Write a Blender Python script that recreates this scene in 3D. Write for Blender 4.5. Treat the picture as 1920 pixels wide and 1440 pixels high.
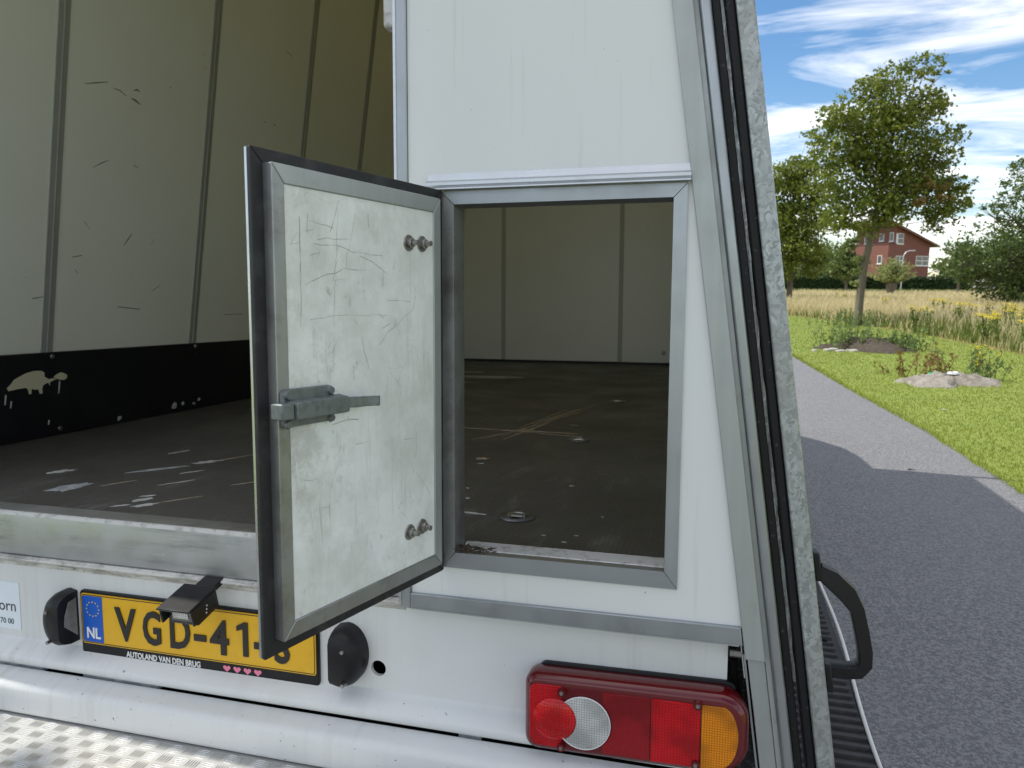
import bpy, bmesh, math, random
import numpy as np
from mathutils import Matrix, Vector
R = math.radians
scene = bpy.context.scene
for o in list(bpy.data.objects):
    bpy.data.objects.remove(o, do_unlink=True)
C = scene.collection

# ------------------------------------------------------------------ camera
CAM = Vector((0.0, -1.1786, 1.35))
def cam_axes(yaw, pitch, roll):
    f = Vector((-math.sin(yaw), math.cos(yaw), 0)); r = Vector((math.cos(yaw), math.sin(yaw), 0)); d = Vector((0, 0, -1))
    f2 = f*math.cos(pitch) + d*math.sin(pitch); d2 = d*math.cos(pitch) - f*math.sin(pitch)
    r3 = r*math.cos(roll) + d2*math.sin(roll); d3 = d2*math.cos(roll) - r*math.sin(roll)
    return r3, d3, f2
TRUCK_PITCH = R(2.2)          # the truck stands slightly nose down
r_, d_, f_ = cam_axes(R(14.83), R(5.74) + TRUCK_PITCH, R(-0.267))
cam_d = bpy.data.cameras.new('camera')
cam = bpy.data.objects.new('camera', cam_d); C.objects.link(cam)
cam.matrix_world = Matrix(((r_.x, -d_.x, -f_.x, CAM.x), (r_.y, -d_.y, -f_.y, CAM.y), (r_.z, -d_.z, -f_.z, CAM.z), (0, 0, 0, 1)))
cam_d.sensor_width = 36; cam_d.lens = 26.0
cam_d.clip_start = 0.02; cam_d.clip_end = 3000
cam_d.dof.use_dof = True; cam_d.dof.focus_distance = 1.35; cam_d.dof.aperture_fstop = 11
scene.camera = cam

# ------------------------------------------------------------------ sky, sun, exposure
SUN_EL = R(55); SUN_AZ = Vector((-1.0, 0.12))     # horizontal direction towards the sun
w = bpy.data.worlds.new('World'); scene.world = w; w.use_nodes = True
nt = w.node_tree; nt.nodes.clear()
def wn(t, **k):
    n = nt.nodes.new(t)
    for a, b in k.items(): setattr(n, a, b)
    return n
sky = wn('ShaderNodeTexSky', sky_type='NISHITA', sun_disc=False)
sky.sun_elevation = SUN_EL
sky.sun_rotation = math.atan2(SUN_AZ.x, SUN_AZ.y)
sky.air_density = 1.0; sky.dust_density = 0.3; sky.ozone_density = 2.0
tc = wn('ShaderNodeTexCoord'); sep = wn('ShaderNodeSeparateXYZ'); nt.links.new(tc.outputs['Generated'], sep.inputs[0])
add = wn('ShaderNodeMath', operation='ADD'); add.inputs[1].default_value = 0.10; nt.links.new(sep.outputs['Z'], add.inputs[0])
mx = wn('ShaderNodeMath', operation='MAXIMUM'); mx.inputs[1].default_value = 0.05; nt.links.new(add.outputs[0], mx.inputs[0])
dx = wn('ShaderNodeMath', operation='DIVIDE'); nt.links.new(sep.outputs['X'], dx.inputs[0]); nt.links.new(mx.outputs[0], dx.inputs[1])
dy = wn('ShaderNodeMath', operation='DIVIDE'); nt.links.new(sep.outputs['Y'], dy.inputs[0]); nt.links.new(mx.outputs[0], dy.inputs[1])
comb = wn('ShaderNodeCombineXYZ'); nt.links.new(dx.outputs[0], comb.inputs[0]); nt.links.new(dy.outputs[0], comb.inputs[1])
mp = wn('ShaderNodeMapping'); mp.inputs['Location'].default_value = (3.6, 1.35, 0); mp.inputs['Rotation'].default_value = (0, 0, R(-28)); mp.inputs['Scale'].default_value = (0.42, 0.85, 1)
nt.links.new(comb.outputs[0], mp.inputs[0])
n1 = wn('ShaderNodeTexNoise'); n1.inputs['Scale'].default_value = 1.9; n1.inputs['Detail'].default_value = 10; n1.inputs['Roughness'].default_value = 0.60; n1.inputs['Distortion'].default_value = 0.7
nt.links.new(mp.outputs[0], n1.inputs['Vector'])
cr = wn('ShaderNodeValToRGB'); cr.color_ramp.elements[0].position = 0.41; cr.color_ramp.elements[1].position = 0.66
cr.color_ramp.elements[0].color = (0, 0, 0, 1); cr.color_ramp.elements[1].color = (0.88, 0.88, 0.88, 1)
nt.links.new(n1.outputs['Fac'], cr.inputs[0])
mixc = wn('ShaderNodeMix', data_type='RGBA'); nt.links.new(cr.outputs[0], mixc.inputs['Factor'])
hsv = wn('ShaderNodeHueSaturation'); hsv.inputs['Saturation'].default_value = 1.22; hsv.inputs['Value'].default_value = 0.58; nt.links.new(sky.outputs[0], hsv.inputs['Color'])
nt.links.new(hsv.outputs[0], mixc.inputs['A']); mixc.inputs['B'].default_value = (7.0, 6.75, 6.45, 1)
bg = wn('ShaderNodeBackground'); bg.inputs['Strength'].default_value = 0.12
nt.links.new(mixc.outputs['Result'], bg.inputs['Color'])
out = wn('ShaderNodeOutputWorld'); nt.links.new(bg.outputs[0], out.inputs[0])

sun_d = bpy.data.lights.new('sun', 'SUN'); sun_d.energy = 2.1; sun_d.angle = R(0.53); sun_d.color = (1.0, 0.95, 0.86)
sun = bpy.data.objects.new('sun', sun_d); C.objects.link(sun)
a2 = SUN_AZ.normalized(); to_sun = Vector((a2.x*math.cos(SUN_EL), a2.y*math.cos(SUN_EL), math.sin(SUN_EL)))
sun.rotation_euler = to_sun.to_track_quat('Z', 'Y').to_euler(); sun.location = (-20, 5, 30)

scene.render.engine = 'CYCLES'
scene.cycles.max_bounces = 10; scene.cycles.diffuse_bounces = 6; scene.cycles.glossy_bounces = 4; scene.cycles.transparent_max_bounces = 8
scene.cycles.sample_clamp_indirect = 6.0
try: scene.cycles.use_denoising = True
except Exception: pass
scene.view_settings.view_transform = 'Standard'; scene.view_settings.look = 'None'
scene.view_settings.exposure = 1.16; scene.view_settings.gamma = 1.0; scene.view_settings.use_curve_mapping = False
scene.render.resolution_x = 1024; scene.render.resolution_y = 768

# ------------------------------------------------------------------ material kit
class Mat:
    def __init__(s, name, base=(.5, .5, .5), rough=.5, metal=0., spec=.5, coat=0.):
        s.m = bpy.data.materials.new(name); s.m.use_nodes = True; s.nt = s.m.node_tree
        s.b = s.nt.nodes['Principled BSDF']
        s.b.inputs['Base Color'].default_value = (*base, 1); s.b.inputs['Roughness'].default_value = rough
        s.b.inputs['Metallic'].default_value = metal; s.b.inputs['Specular IOR Level'].default_value = spec
        s.b.inputs['Coat Weight'].default_value = coat
        s.base = base; s.h = None
        s.tc = s.nt.nodes.new('ShaderNodeTexCoord')
        s.col = None
    def N(s, t, **k):
        n = s.nt.nodes.new(t)
        for a, b in k.items(): setattr(n, a, b)
        return n
    def L(s, a, b): s.nt.links.new(a, b)
    def mapping(s, scale=(1, 1, 1), rot=(0, 0, 0), loc=(0, 0, 0)):
        m = s.N('ShaderNodeMapping'); m.inputs['Scale'].default_value = scale; m.inputs['Rotation'].default_value = rot; m.inputs['Location'].default_value = loc
        s.L(s.tc.outputs['Object'], m.inputs[0]); return m.outputs[0]
    def noise(s, scale, detail=5, rough=.55, map_=None, dist=0.):
        n = s.N('ShaderNodeTexNoise'); n.inputs['Scale'].default_value = scale; n.inputs['Detail'].default_value = detail; n.inputs['Roughness'].default_value = rough; n.inputs['Distortion'].default_value = dist
        s.L(map_ if map_ is not None else s.mapping(), n.inputs['Vector']); return n.outputs['Fac']
    def ramp(s, fac, p0, p1, v0=0., v1=1.):
        r = s.N('ShaderNodeMapRange'); r.inputs['From Min'].default_value = p0; r.inputs['From Max'].default_value = p1; r.inputs['To Min'].default_value = v0; r.inputs['To Max'].default_value = v1
        s.L(fac, r.inputs['Value']); return r.outputs['Result']
    def band(s, fac, c, wdt):          # 1 on a thin contour of the noise
        a = s.N('ShaderNodeMath', operation='SUBTRACT'); s.L(fac, a.inputs[0]); a.inputs[1].default_value = c
        b = s.N('ShaderNodeMath', operation='ABSOLUTE'); s.L(a.outputs[0], b.inputs[0])
        return s.ramp(b.outputs[0], wdt*.4, wdt, 1., 0.)
    def math(s, op, a, b):
        n = s.N('ShaderNodeMath', operation=op)
        for i, v in enumerate((a, b)):
            if isinstance(v, (int, float)): n.inputs[i].default_value = v
            else: s.L(v, n.inputs[i])
        return n.outputs[0]
    def mix(s, fac, color):            # lay a colour over what is there
        m = s.N('ShaderNodeMix', data_type='RGBA')
        if isinstance(fac, (int, float)): m.inputs['Factor'].default_value = fac
        else: s.L(fac, m.inputs['Factor'])
        if s.col is None: m.inputs['A'].default_value = (*s.base, 1)
        else: s.L(s.col, m.inputs['A'])
        m.inputs['B'].default_value = (*color, 1)
        s.col = m.outputs['Result']; s.L(s.col, s.b.inputs['Base Color']); return s
    def rough(s, fac): s.L(fac, s.b.inputs['Roughness']); return s
    def bump(s, fac, strength=.2, dist=.002):
        b = s.N('ShaderNodeBump'); b.inputs['Strength'].default_value = strength; b.inputs['Distance'].default_value = dist
        s.L(fac, b.inputs['Height'])
        if s.h is not None: s.L(s.h, b.inputs['Normal'])
        s.h = b.outputs[0]; s.L(s.h, s.b.inputs['Normal']); return s
    def random_tint(s, amt_v=.25, amt_h=.02):   # per object variation
        oi = s.N('ShaderNodeObjectInfo'); h = s.N('ShaderNodeHueSaturation')
        h.inputs['Color'].default_value = (*s.base, 1)
        if s.col is not None: s.L(s.col, h.inputs['Color'])
        s.L(s.ramp(oi.outputs['Random'], 0, 1, 1-amt_v, 1+amt_v), h.inputs['Value'])
        s.L(s.ramp(oi.outputs['Random'], 0, 1, .5-amt_h, .5+amt_h), h.inputs['Hue'])
        s.col = h.outputs[0]; s.L(s.col, s.b.inputs['Base Color']); return s

M = {}
def mk(name, *a, **k):
    M[name] = Mat(name, *a, **k); return M[name]

# white fibreglass skin of the truck body
m = mk('white_skin', (.74, .755, .75), .32)
m.mix(m.ramp(m.noise(2.2, 6, .6, m.mapping((1, 1, .35))), .45, .75, 0, .35), (.64, .66, .65))
m.mix(m.ramp(m.noise(160, 2), .765, .79), (.16, .14, .11))
m.mix(m.ramp(m.noise(26, 3, .5, m.mapping((3.0, 1, .15), loc=(3, 1, 5))), .63, .80, 0, .35), (.50, .50, .47))
m.bump(m.noise(3.0, 3), .05, .01)
# painted steel of the lower panel and beam
m = mk('white_paint', (.68, .69, .69), .40)
m.mix(m.math('MULTIPLY', m.ramp(m.noise(1, 6, .65, m.mapping((55, 8, 2.2))), .48, .70, 0, .55), m.ramp(m.noise(2.2, 4, .6, m.mapping(loc=(1, 5, 1))), .40, .65)), (.50, .49, .46))
m.mix(m.ramp(m.noise(5, 7, .65), .5, .8, 0, .4), (.57, .565, .54))
m.mix(m.ramp(m.noise(110, 3, .6), .71, .73), (.10, .085, .07))
m.mix(m.math('MULTIPLY', m.ramp(m.noise(30, 4, .6, m.mapping((.5, 1, 1.6), loc=(4, 2, 8))), .70, .74, 0, .6), m.ramp(m.noise(4, 3, .5, m.mapping(loc=(9, 1, 3))), .55, .62)), (.30, .29, .27))
m.bump(m.noise(8, 3), .04, .006)
# aluminium profiles: brushed, dull
def alu(name, base, rough, dirt, dirtcol=(.16, .15, .13), along=2, metal=.85):
    m = mk(name, base, rough, metal)
    sc = [60, 60, 60]; sc[along] = 2.0
    str_ = m.noise(1, 4, .6, m.mapping(tuple(sc)))
    m.mix(m.ramp(str_, .35, .7, 0, .3), tuple(c*.72 for c in base))
    m.mix(m.ramp(m.noise(14, 8, .7), .62-.16*dirt, .86-.16*dirt, 0, .75*min(1, dirt+.35)), dirtcol)
    m.mix(m.ramp(m.noise(230, 2), .75, .78, 0, .8), (.12, .11, .1))
    m.rough(m.ramp(m.noise(20, 4), .3, .7, rough-.07, rough+.12))
    m.bump(str_, .06, .001)
    return m
alu('aluminium', (.40, .425, .44), .38, .12)
alu('aluminium_across', (.38, .405, .425), .38, .18, along=0)
alu('aluminium_dirty', (.36, .37, .365), .45, .85)
alu('aluminium_bright', (.60, .62, .64), .30, .05, along=0)
alu('trim_alu', (.41, .435, .425), .42, .25, metal=.55)
m = alu('sill_alu', (.52, .53, .54), .42, .35, along=0, dirtcol=(.24, .24, .25))
m.mix(m.math('MULTIPLY', m.ramp(m.noise(35, 6, .7, m.mapping((.35, 1, 1.4))), .62, .67), .55), (.74, .74, .73))
m.mix(m.math('MULTIPLY', m.ramp(m.noise(1, 6, .7, m.mapping((3, 3, 45))), .48, .66, 0, .7), m.ramp(m.noise(6, 4, .6, m.mapping((1, 1, 1), loc=(2, 2, 2))), .42, .60)), (.20, .20, .21))
# galvanised steel with its spangle
m = mk('galvanised', (.27, .29, .29), .46, .65)
v = m.N('ShaderNodeTexVoronoi'); v.inputs['Scale'].default_value = 130; v.inputs['Randomness'].default_value = 1
wv = m.N('ShaderNodeVectorMath', operation='ADD'); nz = m.N('ShaderNodeTexNoise'); nz.inputs['Scale'].default_value = 45; nz.inputs['Detail'].default_value = 3
m.L(m.mapping(), nz.inputs['Vector']); sc_ = m.N('ShaderNodeVectorMath', operation='SCALE'); sc_.inputs['Scale'].default_value = .05
m.L(nz.outputs['Color'], sc_.inputs[0]); m.L(m.mapping((1.6, 1.6, 1)), wv.inputs[0]); m.L(sc_.outputs[0], wv.inputs[1]); m.L(wv.outputs[0], v.inputs['Vector'])
sp = m.N('ShaderNodeSeparateColor'); m.L(v.outputs['Color'], sp.inputs[0])
m.mix(m.ramp(sp.outputs[0], 0, 1, 0, .85), (.50, .53, .525))
m.mix(m.ramp(m.noise(7, 6, .65), .48, .72, 0, .75), (.30, .30, .28))
m.rough(m.ramp(sp.outputs[1], 0, 1, .32, .62))
# black rubber gasket, wet beads
m = mk('gasket', (.007, .0075, .008), .5, spec=.3)
m.mix(m.ramp(m.noise(120, 3), .66, .70, 0, .5), (.10, .10, .10)); m.bump(m.noise(170, 3), .25, .002)
m = mk('gasket_dark', (.022, .022, .024), .55, spec=.35); m.mix(m.ramp(m.noise(30, 6), .5, .8, 0, .5), (.10, .10, .10))
m = mk('black_plastic', (.008, .0085, .010), .42, spec=.32)
m.mix(m.ramp(m.noise(60, 5), .55, .8, 0, .3), (.035, .035, .04)); m.bump(m.noise(300, 2), .1, .001)
mk('void_black', (.004, .004, .004), .9, spec=.1)
# scratched inside face of the hatch
m = mk('scratched_white', (.86, .885, .865), .42)
m.mix(m.ramp(m.noise(7, 9, .72, m.mapping((1, 1, .8))), .40, .62, 0, .8), (.63, .63, .595))
m.mix(m.math('MULTIPLY', m.ramp(m.noise(1, 6, .75, m.mapping((90, 90, 5))), .54, .66, 0, .35), m.ramp(m.noise(3.3, 3, .5, m.mapping(loc=(8, 2, 5))), .40, .58)), (.46, .46, .43))
m.mix(m.math('MULTIPLY', m.ramp(m.noise(22, 8, .75, m.mapping((1, 1, .22))), .50, .64, 0, .5), m.ramp(m.noise(3.5, 3, .5, m.mapping(loc=(2, 7, 1))), .4, .6)), (.86, .87, .86))
m.mix(m.math('MULTIPLY', m.ramp(m.noise(48, 7, .75, m.mapping((1, 1, .55), loc=(5, 3, 1))), .60, .67, 0, .7), m.ramp(m.noise(5, 4, .6, m.mapping(loc=(1, 3, 6))), .46, .60)), (.36, .36, .34))
m.mix(m.math('MULTIPLY', m.band(m.noise(8, 3, .4, m.mapping((2.6, 2.6, .8), loc=(0, 2, 7))), .52, .0022), m.ramp(m.noise(6, 2), .52, .62, 0, .55)), (.42, .42, .39))
m.mix(m.math('MULTIPLY', m.band(m.noise(7, 2, .4, m.mapping((1, 1, 2.4), loc=(8, 2, 1))), .47, .0022), m.ramp(m.noise(5, 2, .5, m.mapping(loc=(4, 4, 2))), .52, .62, 0, .5)), (.46, .46, .43))
m.mix(m.math('MULTIPLY', m.ramp(m.noise(11, 9, .8, m.mapping((1, 1, 1), loc=(2, 9, 4))), .47, .58, 0, .9), m.ramp(m.noise(2.6, 3, .5, m.mapping((1, 1, .7), loc=(6, 2, 3))), .38, .55)), (.52, .505, .465))
m.mix(m.math('MULTIPLY', m.ramp(m.noise(1, 5, .7, m.mapping((150, 150, 14), (R(-38), 0, 0), (4, 4, 4))), .62, .68, 0, .7), m.ramp(m.noise(5, 3, .5, m.mapping(loc=(7, 1, 3))), .46, .56)), (.90, .91, .90))
m.mix(m.math('MULTIPLY', m.ramp(m.noise(1, 5, .7, m.mapping((150, 150, 12), (R(55), 0, 0), (1, 4, 2))), .63, .68, 0, .7), m.ramp(m.noise(5, 3, .5, m.mapping(loc=(2, 8, 6))), .46, .56)), (.48, .48, .45))
m.mix(m.math('MULTIPLY', m.ramp(m.noise(1, 5, .7, m.mapping((120, 120, 9), (R(20), 0, 0))), .60, .68, 0, .6), m.ramp(m.noise(7, 3, .5, m.mapping(loc=(3, 2, 3))), .48, .58)), (.42, .42, .40))
m.bump(m.noise(90, 6, .7), .12, .001)
mk('scratch', (.34, .34, .32), .7)
# zinc latch
m = mk('zinc', (.20, .22, .22), .55, .6)
m.mix(m.ramp(m.noise(90, 7, .7), .45, .7, 0, .8), (.11, .12, .12)); m.mix(m.ramp(m.noise(40, 5, .7, m.mapping(loc=(1, 5, 2))), .66, .74, 0, .6), (.20, .075, .03)); m.bump(m.noise(160, 6), .3, .001)
m = mk('bolt_steel', (.36, .35, .33), .4, .9); m.mix(m.ramp(m.noise(120, 4), .5, .7, 0, .6), (.14, .12, .10))
# cabin interior
m = mk('interior_wall', (.78, .79, .71), .30)
m.mix(m.ramp(m.noise(1.6, 5, .6), .4, .75, 0, .35), (.69, .69, .61))
m.mix(m.math('MULTIPLY', m.ramp(m.noise(20, 6, .65, m.mapping((1, 1.0, .9))), .68, .72, 0, .75), m.ramp(m.noise(3, 2, .5, m.mapping(loc=(3, 1, 2))), .50, .60)), (.22, .22, .20))
m.mix(m.math('MULTIPLY', m.band(m.noise(5, 3, .5, m.mapping((1, 1, 1.7), loc=(2, 2, 2))), .5, .003), m.ramp(m.noise(6, 2, .5, m.mapping(loc=(6, 6, 1))), .64, .70, 0, .5)), (.34, .34, .31))
m.bump(m.noise(2.5, 3), .08, .01)
m = mk('seam_alu', (.36, .365, .335), .5, .2); m.mix(m.ramp(m.noise(8, 6), .45, .75, 0, .5), (.30, .30, .27))
m = mk('bulkhead_seam', (.45, .455, .40), .4); m = mk('kick_black', (.010, .010, .013), .34)
m.mix(m.ramp(m.noise(40, 6, .7), .70, .74, 0, .7), (.30, .30, .29)); m.mix(m.ramp(m.noise(6, 5), .5, .8, 0, .3), (.03, .03, .035)); m.bump(m.noise(60, 4), .1, .002)
mk('cream_paint', (.62, .58, .42), .5)
# anti-slip floor
m = mk('truck_floor', (.100, .095, .088), .50)
m.mix(m.ramp(m.noise(2.3, 6, .6), .40, .70, 0, .7), (.058, .053, .048))
m.mix(m.ramp(m.noise(1, 7, .7, m.mapping((9, 1.6, 1))), .60, .70, 0, .6), (.22, .21, .20))
m.mix(m.ramp(m.noise(55, 5, .7), .70, .73, 0, .8), (.34, .34, .33))
m.mix(m.math('MULTIPLY', m.ramp(m.noise(9, 8, .75, m.mapping((1.6, .6, 1))), .55, .66, 0, .6), m.ramp(m.noise(1.3, 4, .6, m.mapping(loc=(3, 8, 1))), .48, .62)), (.24, .235, .225))
m.mix(m.math('MULTIPLY', m.band(m.noise(2.2, 3, .5, m.mapping((4, 1, 1), loc=(1, 6, 2))), .5, .0035), m.ramp(m.noise(2.4, 2), .56, .66, 0, .35)), (.30, .26, .20))
m.mix(m.math('MULTIPLY', m.ramp(m.noise(1, 5, .65, m.mapping((70, 2.2, 1), (0, 0, R(-18)))), .64, .70, 0, .8), m.ramp(m.noise(2.0, 3, .5, m.mapping(loc=(1, 2, 8))), .48, .60)), (.33, .32, .30))
m.mix(m.math('MULTIPLY', m.ramp(m.noise(1, 5, .65, m.mapping((60, 2.0, 1), (0, 0, R(28)))), .66, .71, 0, .7), m.ramp(m.noise(2.2, 3, .5, m.mapping(loc=(5, 3, 1))), .50, .62)), (.30, .25, .18))
m.mix(m.math('MULTIPLY', m.band(m.noise(2.6, 3, .5, m.mapping((3.2, 1, 1), loc=(4, 1, 2))), .52, .003), m.ramp(m.noise(2, 2, .5, m.mapping(loc=(7, 7, 7))), .56, .66, 0, .3)), (.34, .33, .31))
vo = m.N('ShaderNodeTexVoronoi'); vo.inputs['Scale'].default_value = 105; vo.inputs['Randomness'].default_value = .15; m.L(m.mapping(), vo.inputs['Vector'])
m.mix(m.ramp(vo.outputs['Distance'], .25, .5, 0, .4), (.05, .044, .04))
m.bump(vo.outputs['Distance'], .5, .002)
m.rough(m.ramp(m.noise(3, 4, .6, m.mapping(loc=(2, 2, 9))), .3, .7, .36, .62))
m = mk('flake_grey', (.33, .36, .39), .55); m.mix(m.ramp(m.noise(45, 6), .45, .62, 0, .7), (.62, .62, .62))
m = mk('flake_white', (.60, .60, .59), .6); m.mix(m.ramp(m.noise(60, 6), .5, .65, 0, .7), (.33, .31, .28))
m = mk('flake_tan', (.50, .39, .28), .6); m.mix(m.ramp(m.noise(60, 6), .5, .65, 0, .6), (.26, .20, .14))
m = mk('ring_steel', (.20, .21, .21), .42, .8); m.mix(m.ramp(m.noise(80, 6), .5, .7, 0, .7), (.09, .075, .06))
# translucent polyester roof
m = mk('roof_skin', (.70, .66, .42), .6)
tr = m.N('ShaderNodeBsdfTranslucent'); tr.inputs['Color'].default_value = (.62, .57, .36, 1)
ms = m.N('ShaderNodeMixShader'); ms.inputs[0].default_value = .32
m.L(m.b.outputs[0], ms.inputs[1]); m.L(tr.outputs[0], ms.inputs[2]); m.L(ms.outputs[0], m.nt.nodes['Material Output'].inputs[0])
# number plate
m = mk('plate_yellow', (.74, .42, .016), .32); m.mix(m.ramp(m.noise(35, 5), .5, .75, 0, .5), (.64, .34, .012)); m.bump(m.noise(120, 2), .08, .001)
mk('plate_blue', (.008, .10, .50), .35); mk('plate_black', (.014, .013, .012), .45)
mk('white_print', (.78, .78, .78), .5); mk('star_yellow', (.75, .55, .03), .5); mk('heart_pink', (.80, .22, .36), .5)
mk('sticker_white', (.72, .78, .83), .4); mk('grey_print', (.05, .055, .06), .5)
# lamp lenses: fine prism grid
def lens(name, base, g=210, dark=.45, rough=.16):
    m = mk(name, base, rough, spec=.35, coat=.15); m.b.inputs['Coat Roughness'].default_value = .03
    bk = m.N('ShaderNodeTexBrick'); bk.offset = 0; bk.inputs['Scale'].default_value = 1
    bk.inputs['Color1'].default_value = (1, 1, 1, 1); bk.inputs['Color2'].default_value = (.85, .85, .85, 1); bk.inputs['Mortar'].default_value = (0, 0, 0, 1)
    bk.inputs['Mortar Size'].default_value = .0007; bk.inputs['Mortar Smooth'].default_value = .6; bk.inputs['Brick Width'].default_value = 1/g; bk.inputs['Row Height'].default_value = 1/g
    xz = m.N('ShaderNodeSeparateXYZ'); m.L(m.tc.outputs['Object'], xz.inputs[0]); cb = m.N('ShaderNodeCombineXYZ'); m.L(xz.outputs['X'], cb.inputs[0]); m.L(xz.outputs['Z'], cb.inputs[1]); m.L(cb.outputs[0], bk.inputs['Vector'])
    f = m.math('SUBTRACT', 1.0, bk.outputs['Color'])
    m.mix(m.math('MULTIPLY', f, dark*1.6), tuple(c*.35 for c in base))
    m.mix(m.ramp(m.noise(16, 2), .42, .62, 0, dark*1.5), tuple(c*.35 for c in base))
    m.bump(bk.outputs['Color'], .5, .0015)
    return m
lens('lens_red', (.62, .003, .008)); lens('lens_red_bright', (.80, .006, .010), 200, .45); lens('lens_red_dark', (.36, .002, .008), 330, .40)
lens('lens_white', (.66, .66, .65), 240, .45); lens('lens_amber', (.85, .27, .004), 250, .45); mk('lens_rim', (.11, .003, .006), .16, spec=.5, coat=.25)
lens('lens_clear', (.28, .28, .28), 200, .5)
mk('camera_glass', (.02, .02, .025), .05, spec=.8); mk('led_white', (.55, .55, .55), .3)
# chequer plate
m = mk('tread_plate', (.58, .58, .56), .40, .5); m.mix(m.ramp(m.noise(16, 6), .48, .75, 0, .5), (.50, .49, .46)); m.mix(m.ramp(m.noise(120, 3), .70, .74, 0, .7), (.2, .17, .14))
m = mk('tread_bar', (.55, .55, .53), .36, .55); m.mix(m.ramp(m.noise(40, 5), .45, .7, 0, .6), (.36, .355, .34))  # bars toned darker than the plate to stand in for their shaded sides
m = mk('grimy_lip', (.62, .61, .57), .6); m.mix(m.ramp(m.noise(1, 7, .75, m.mapping((16, 16, 60))), .44, .60, 0, .85), (.27, .26, .24)); m.mix(m.ramp(m.noise(60, 5, .7), .60, .68, 0, .9), (.08, .075, .07))
m = mk('rust', (.10, .035, .015), .9); m.mix(m.ramp(m.noise(120, 5), .45, .6), (.03, .014, .008)); m.bump(m.noise(150, 5), .6, .003)
m = mk('underbody', (.02, .02, .02), .75); m.mix(m.ramp(m.noise(90, 5, .7), .52, .62, 0, .8), (.16, .15, .145)); m.bump(m.noise(90, 5), .9, .006)
mk('glass', (.02, .025, .03), .04, spec=.7); m = mk('tyre', (.018, .018, .018), .8); m.bump(m.noise(60, 3), .3, .004)
m = mk('dirt', (.10, .075, .05), .9); m.mix(m.ramp(m.noise(120, 4), .45, .6), (.04, .028, .018))
m = mk('mat_rubber', (.024, .024, .026), .6, spec=.35); m.mix(m.ramp(m.noise(18, 6), .45, .75, 0, .6), (.05, .05, .05)); m.mix(m.ramp(m.noise(200, 2), .72, .75, 0, .6), (.25, .25, .24))
mk('mat_edge', (.66, .66, .65), .5)

# ------------------------------------------------------------------ mesh kit
class MB:
    def __init__(s): s.v = []; s.f = []
    def add(s, vs, fs):
        o = len(s.v); s.v += [tuple(p) for p in vs]; s.f += [tuple(i+o for i in f) for f in fs]; return s
    def box(s, x0, x1, y0, y1, z0, z1):
        return s.add([(x0, y0, z0), (x1, y0, z0), (x1, y1, z0), (x0, y1, z0), (x0, y0, z1), (x1, y0, z1), (x1, y1, z1), (x0, y1, z1)],
                     [(0, 3, 2, 1), (4, 5, 6, 7), (0, 1, 5, 4), (1, 2, 6, 5), (2, 3, 7, 6), (3, 0, 4, 7)])
    def loft(s, rings, caps=True, closed=True):
        n = len(rings[0]); vs = [p for r in rings for p in r]; fs = []
        for i in range(len(rings)-1):
            for j in range(n if closed else n-1):
                k = (j+1) % n; fs.append((i*n+j, i*n+k, (i+1)*n+k, (i+1)*n+j))
        if caps: fs += [tuple(range(n))[::-1], tuple(range((len(rings)-1)*n, len(rings)*n))]
        return s.add(vs, fs)
    def cyl(s, p0, p1, r0, r1=None, n=12):
        return s.tube([p0, p1], [r0, r0 if r1 is None else r1], n)
    def tube(s, pts, rad, n=8, caps=True):
        pts = [Vector(p) for p in pts]; rad = rad if isinstance(rad, (list, tuple)) else [rad]*len(pts)
        rings = []; prev = None
        for i, p in enumerate(pts):
            t = (pts[min(i+1, len(pts)-1)] - pts[max(i-1, 0)]).normalized()
            a = prev if prev is not None else (Vector((0, 0, 1)) if abs(t.z) < .9 else Vector((1, 0, 0)))
            u = (a - t*a.dot(t)).normalized(); prev = u; v = t.cross(u)
            rings.append([p + (u*math.cos(2*math.pi*k/n) + v*math.sin(2*math.pi*k/n))*rad[i] for k in range(n)])
        return s.loft(rings, caps)
    def prism_xz(s, poly, y0, y1):      # outline in x,z swept along y
        return s.loft([[(x, y0, z) for x, z in poly], [(x, y1, z) for x, z in poly]])
    def prism_yz(s, poly, x0, x1):
        return s.loft([[(x0, y, z) for y, z in poly], [(x1, y, z) for y, z in poly]])
    def slant(s, poly, z0, z1, k=-.138): # x,y profile swept up the leaning corner; x given at z=0
        return s.loft([[(x+k*z0, y, z0) for x, y in poly], [(x+k*z1, y, z1) for x, y in poly]])
    def xf(s, fn): s.v = [tuple(fn(*p)) for p in s.v]; return s
    def build(s, name, mat, parent=None, smooth=False, bevel=0., seg=2, angle=35):
        me = bpy.data.meshes.new(name); me.from_pydata(s.v, [], s.f); me.update()
        bm = bmesh.new(); bm.from_mesh(me); bmesh.ops.recalc_face_normals(bm, faces=bm.faces); bm.to_mesh(me); bm.free()
        return link(name, me, mat, parent, smooth, bevel, seg, angle)
def link(name, me, mat, parent=None, smooth=False, bevel=0., seg=2, angle=35):
    me.materials.append(M[mat].m if isinstance(mat, str) else mat)
    o = bpy.data.objects.new(name, me); C.objects.link(o)
    if parent is not None: o.parent = parent
    if bevel:
        b = o.modifiers.new('bevel', 'BEVEL'); b.width = bevel; b.segments = seg; b.limit_method = 'ANGLE'; b.angle_limit = R(30); b.harden_normals = False
    if smooth or bevel:
        for p in me.polygons: p.use_smooth = True
        if hasattr(me, 'set_sharp_from_angle'): me.set_sharp_from_angle(angle=R(angle if not bevel else 60))
    return o
def box(name, mat, parent, x0, x1, y0, y1, z0, z1, **k): return MB().box(x0, x1, y0, y1, z0, z1).build(name, mat, parent, **k)
def tag(o, label, cat=None, group=None, kind=None):
    if label: o['label'] = label
    if cat: o['category'] = cat
    if group: o['group'] = group
    if kind: o['kind'] = kind
    return o
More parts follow.
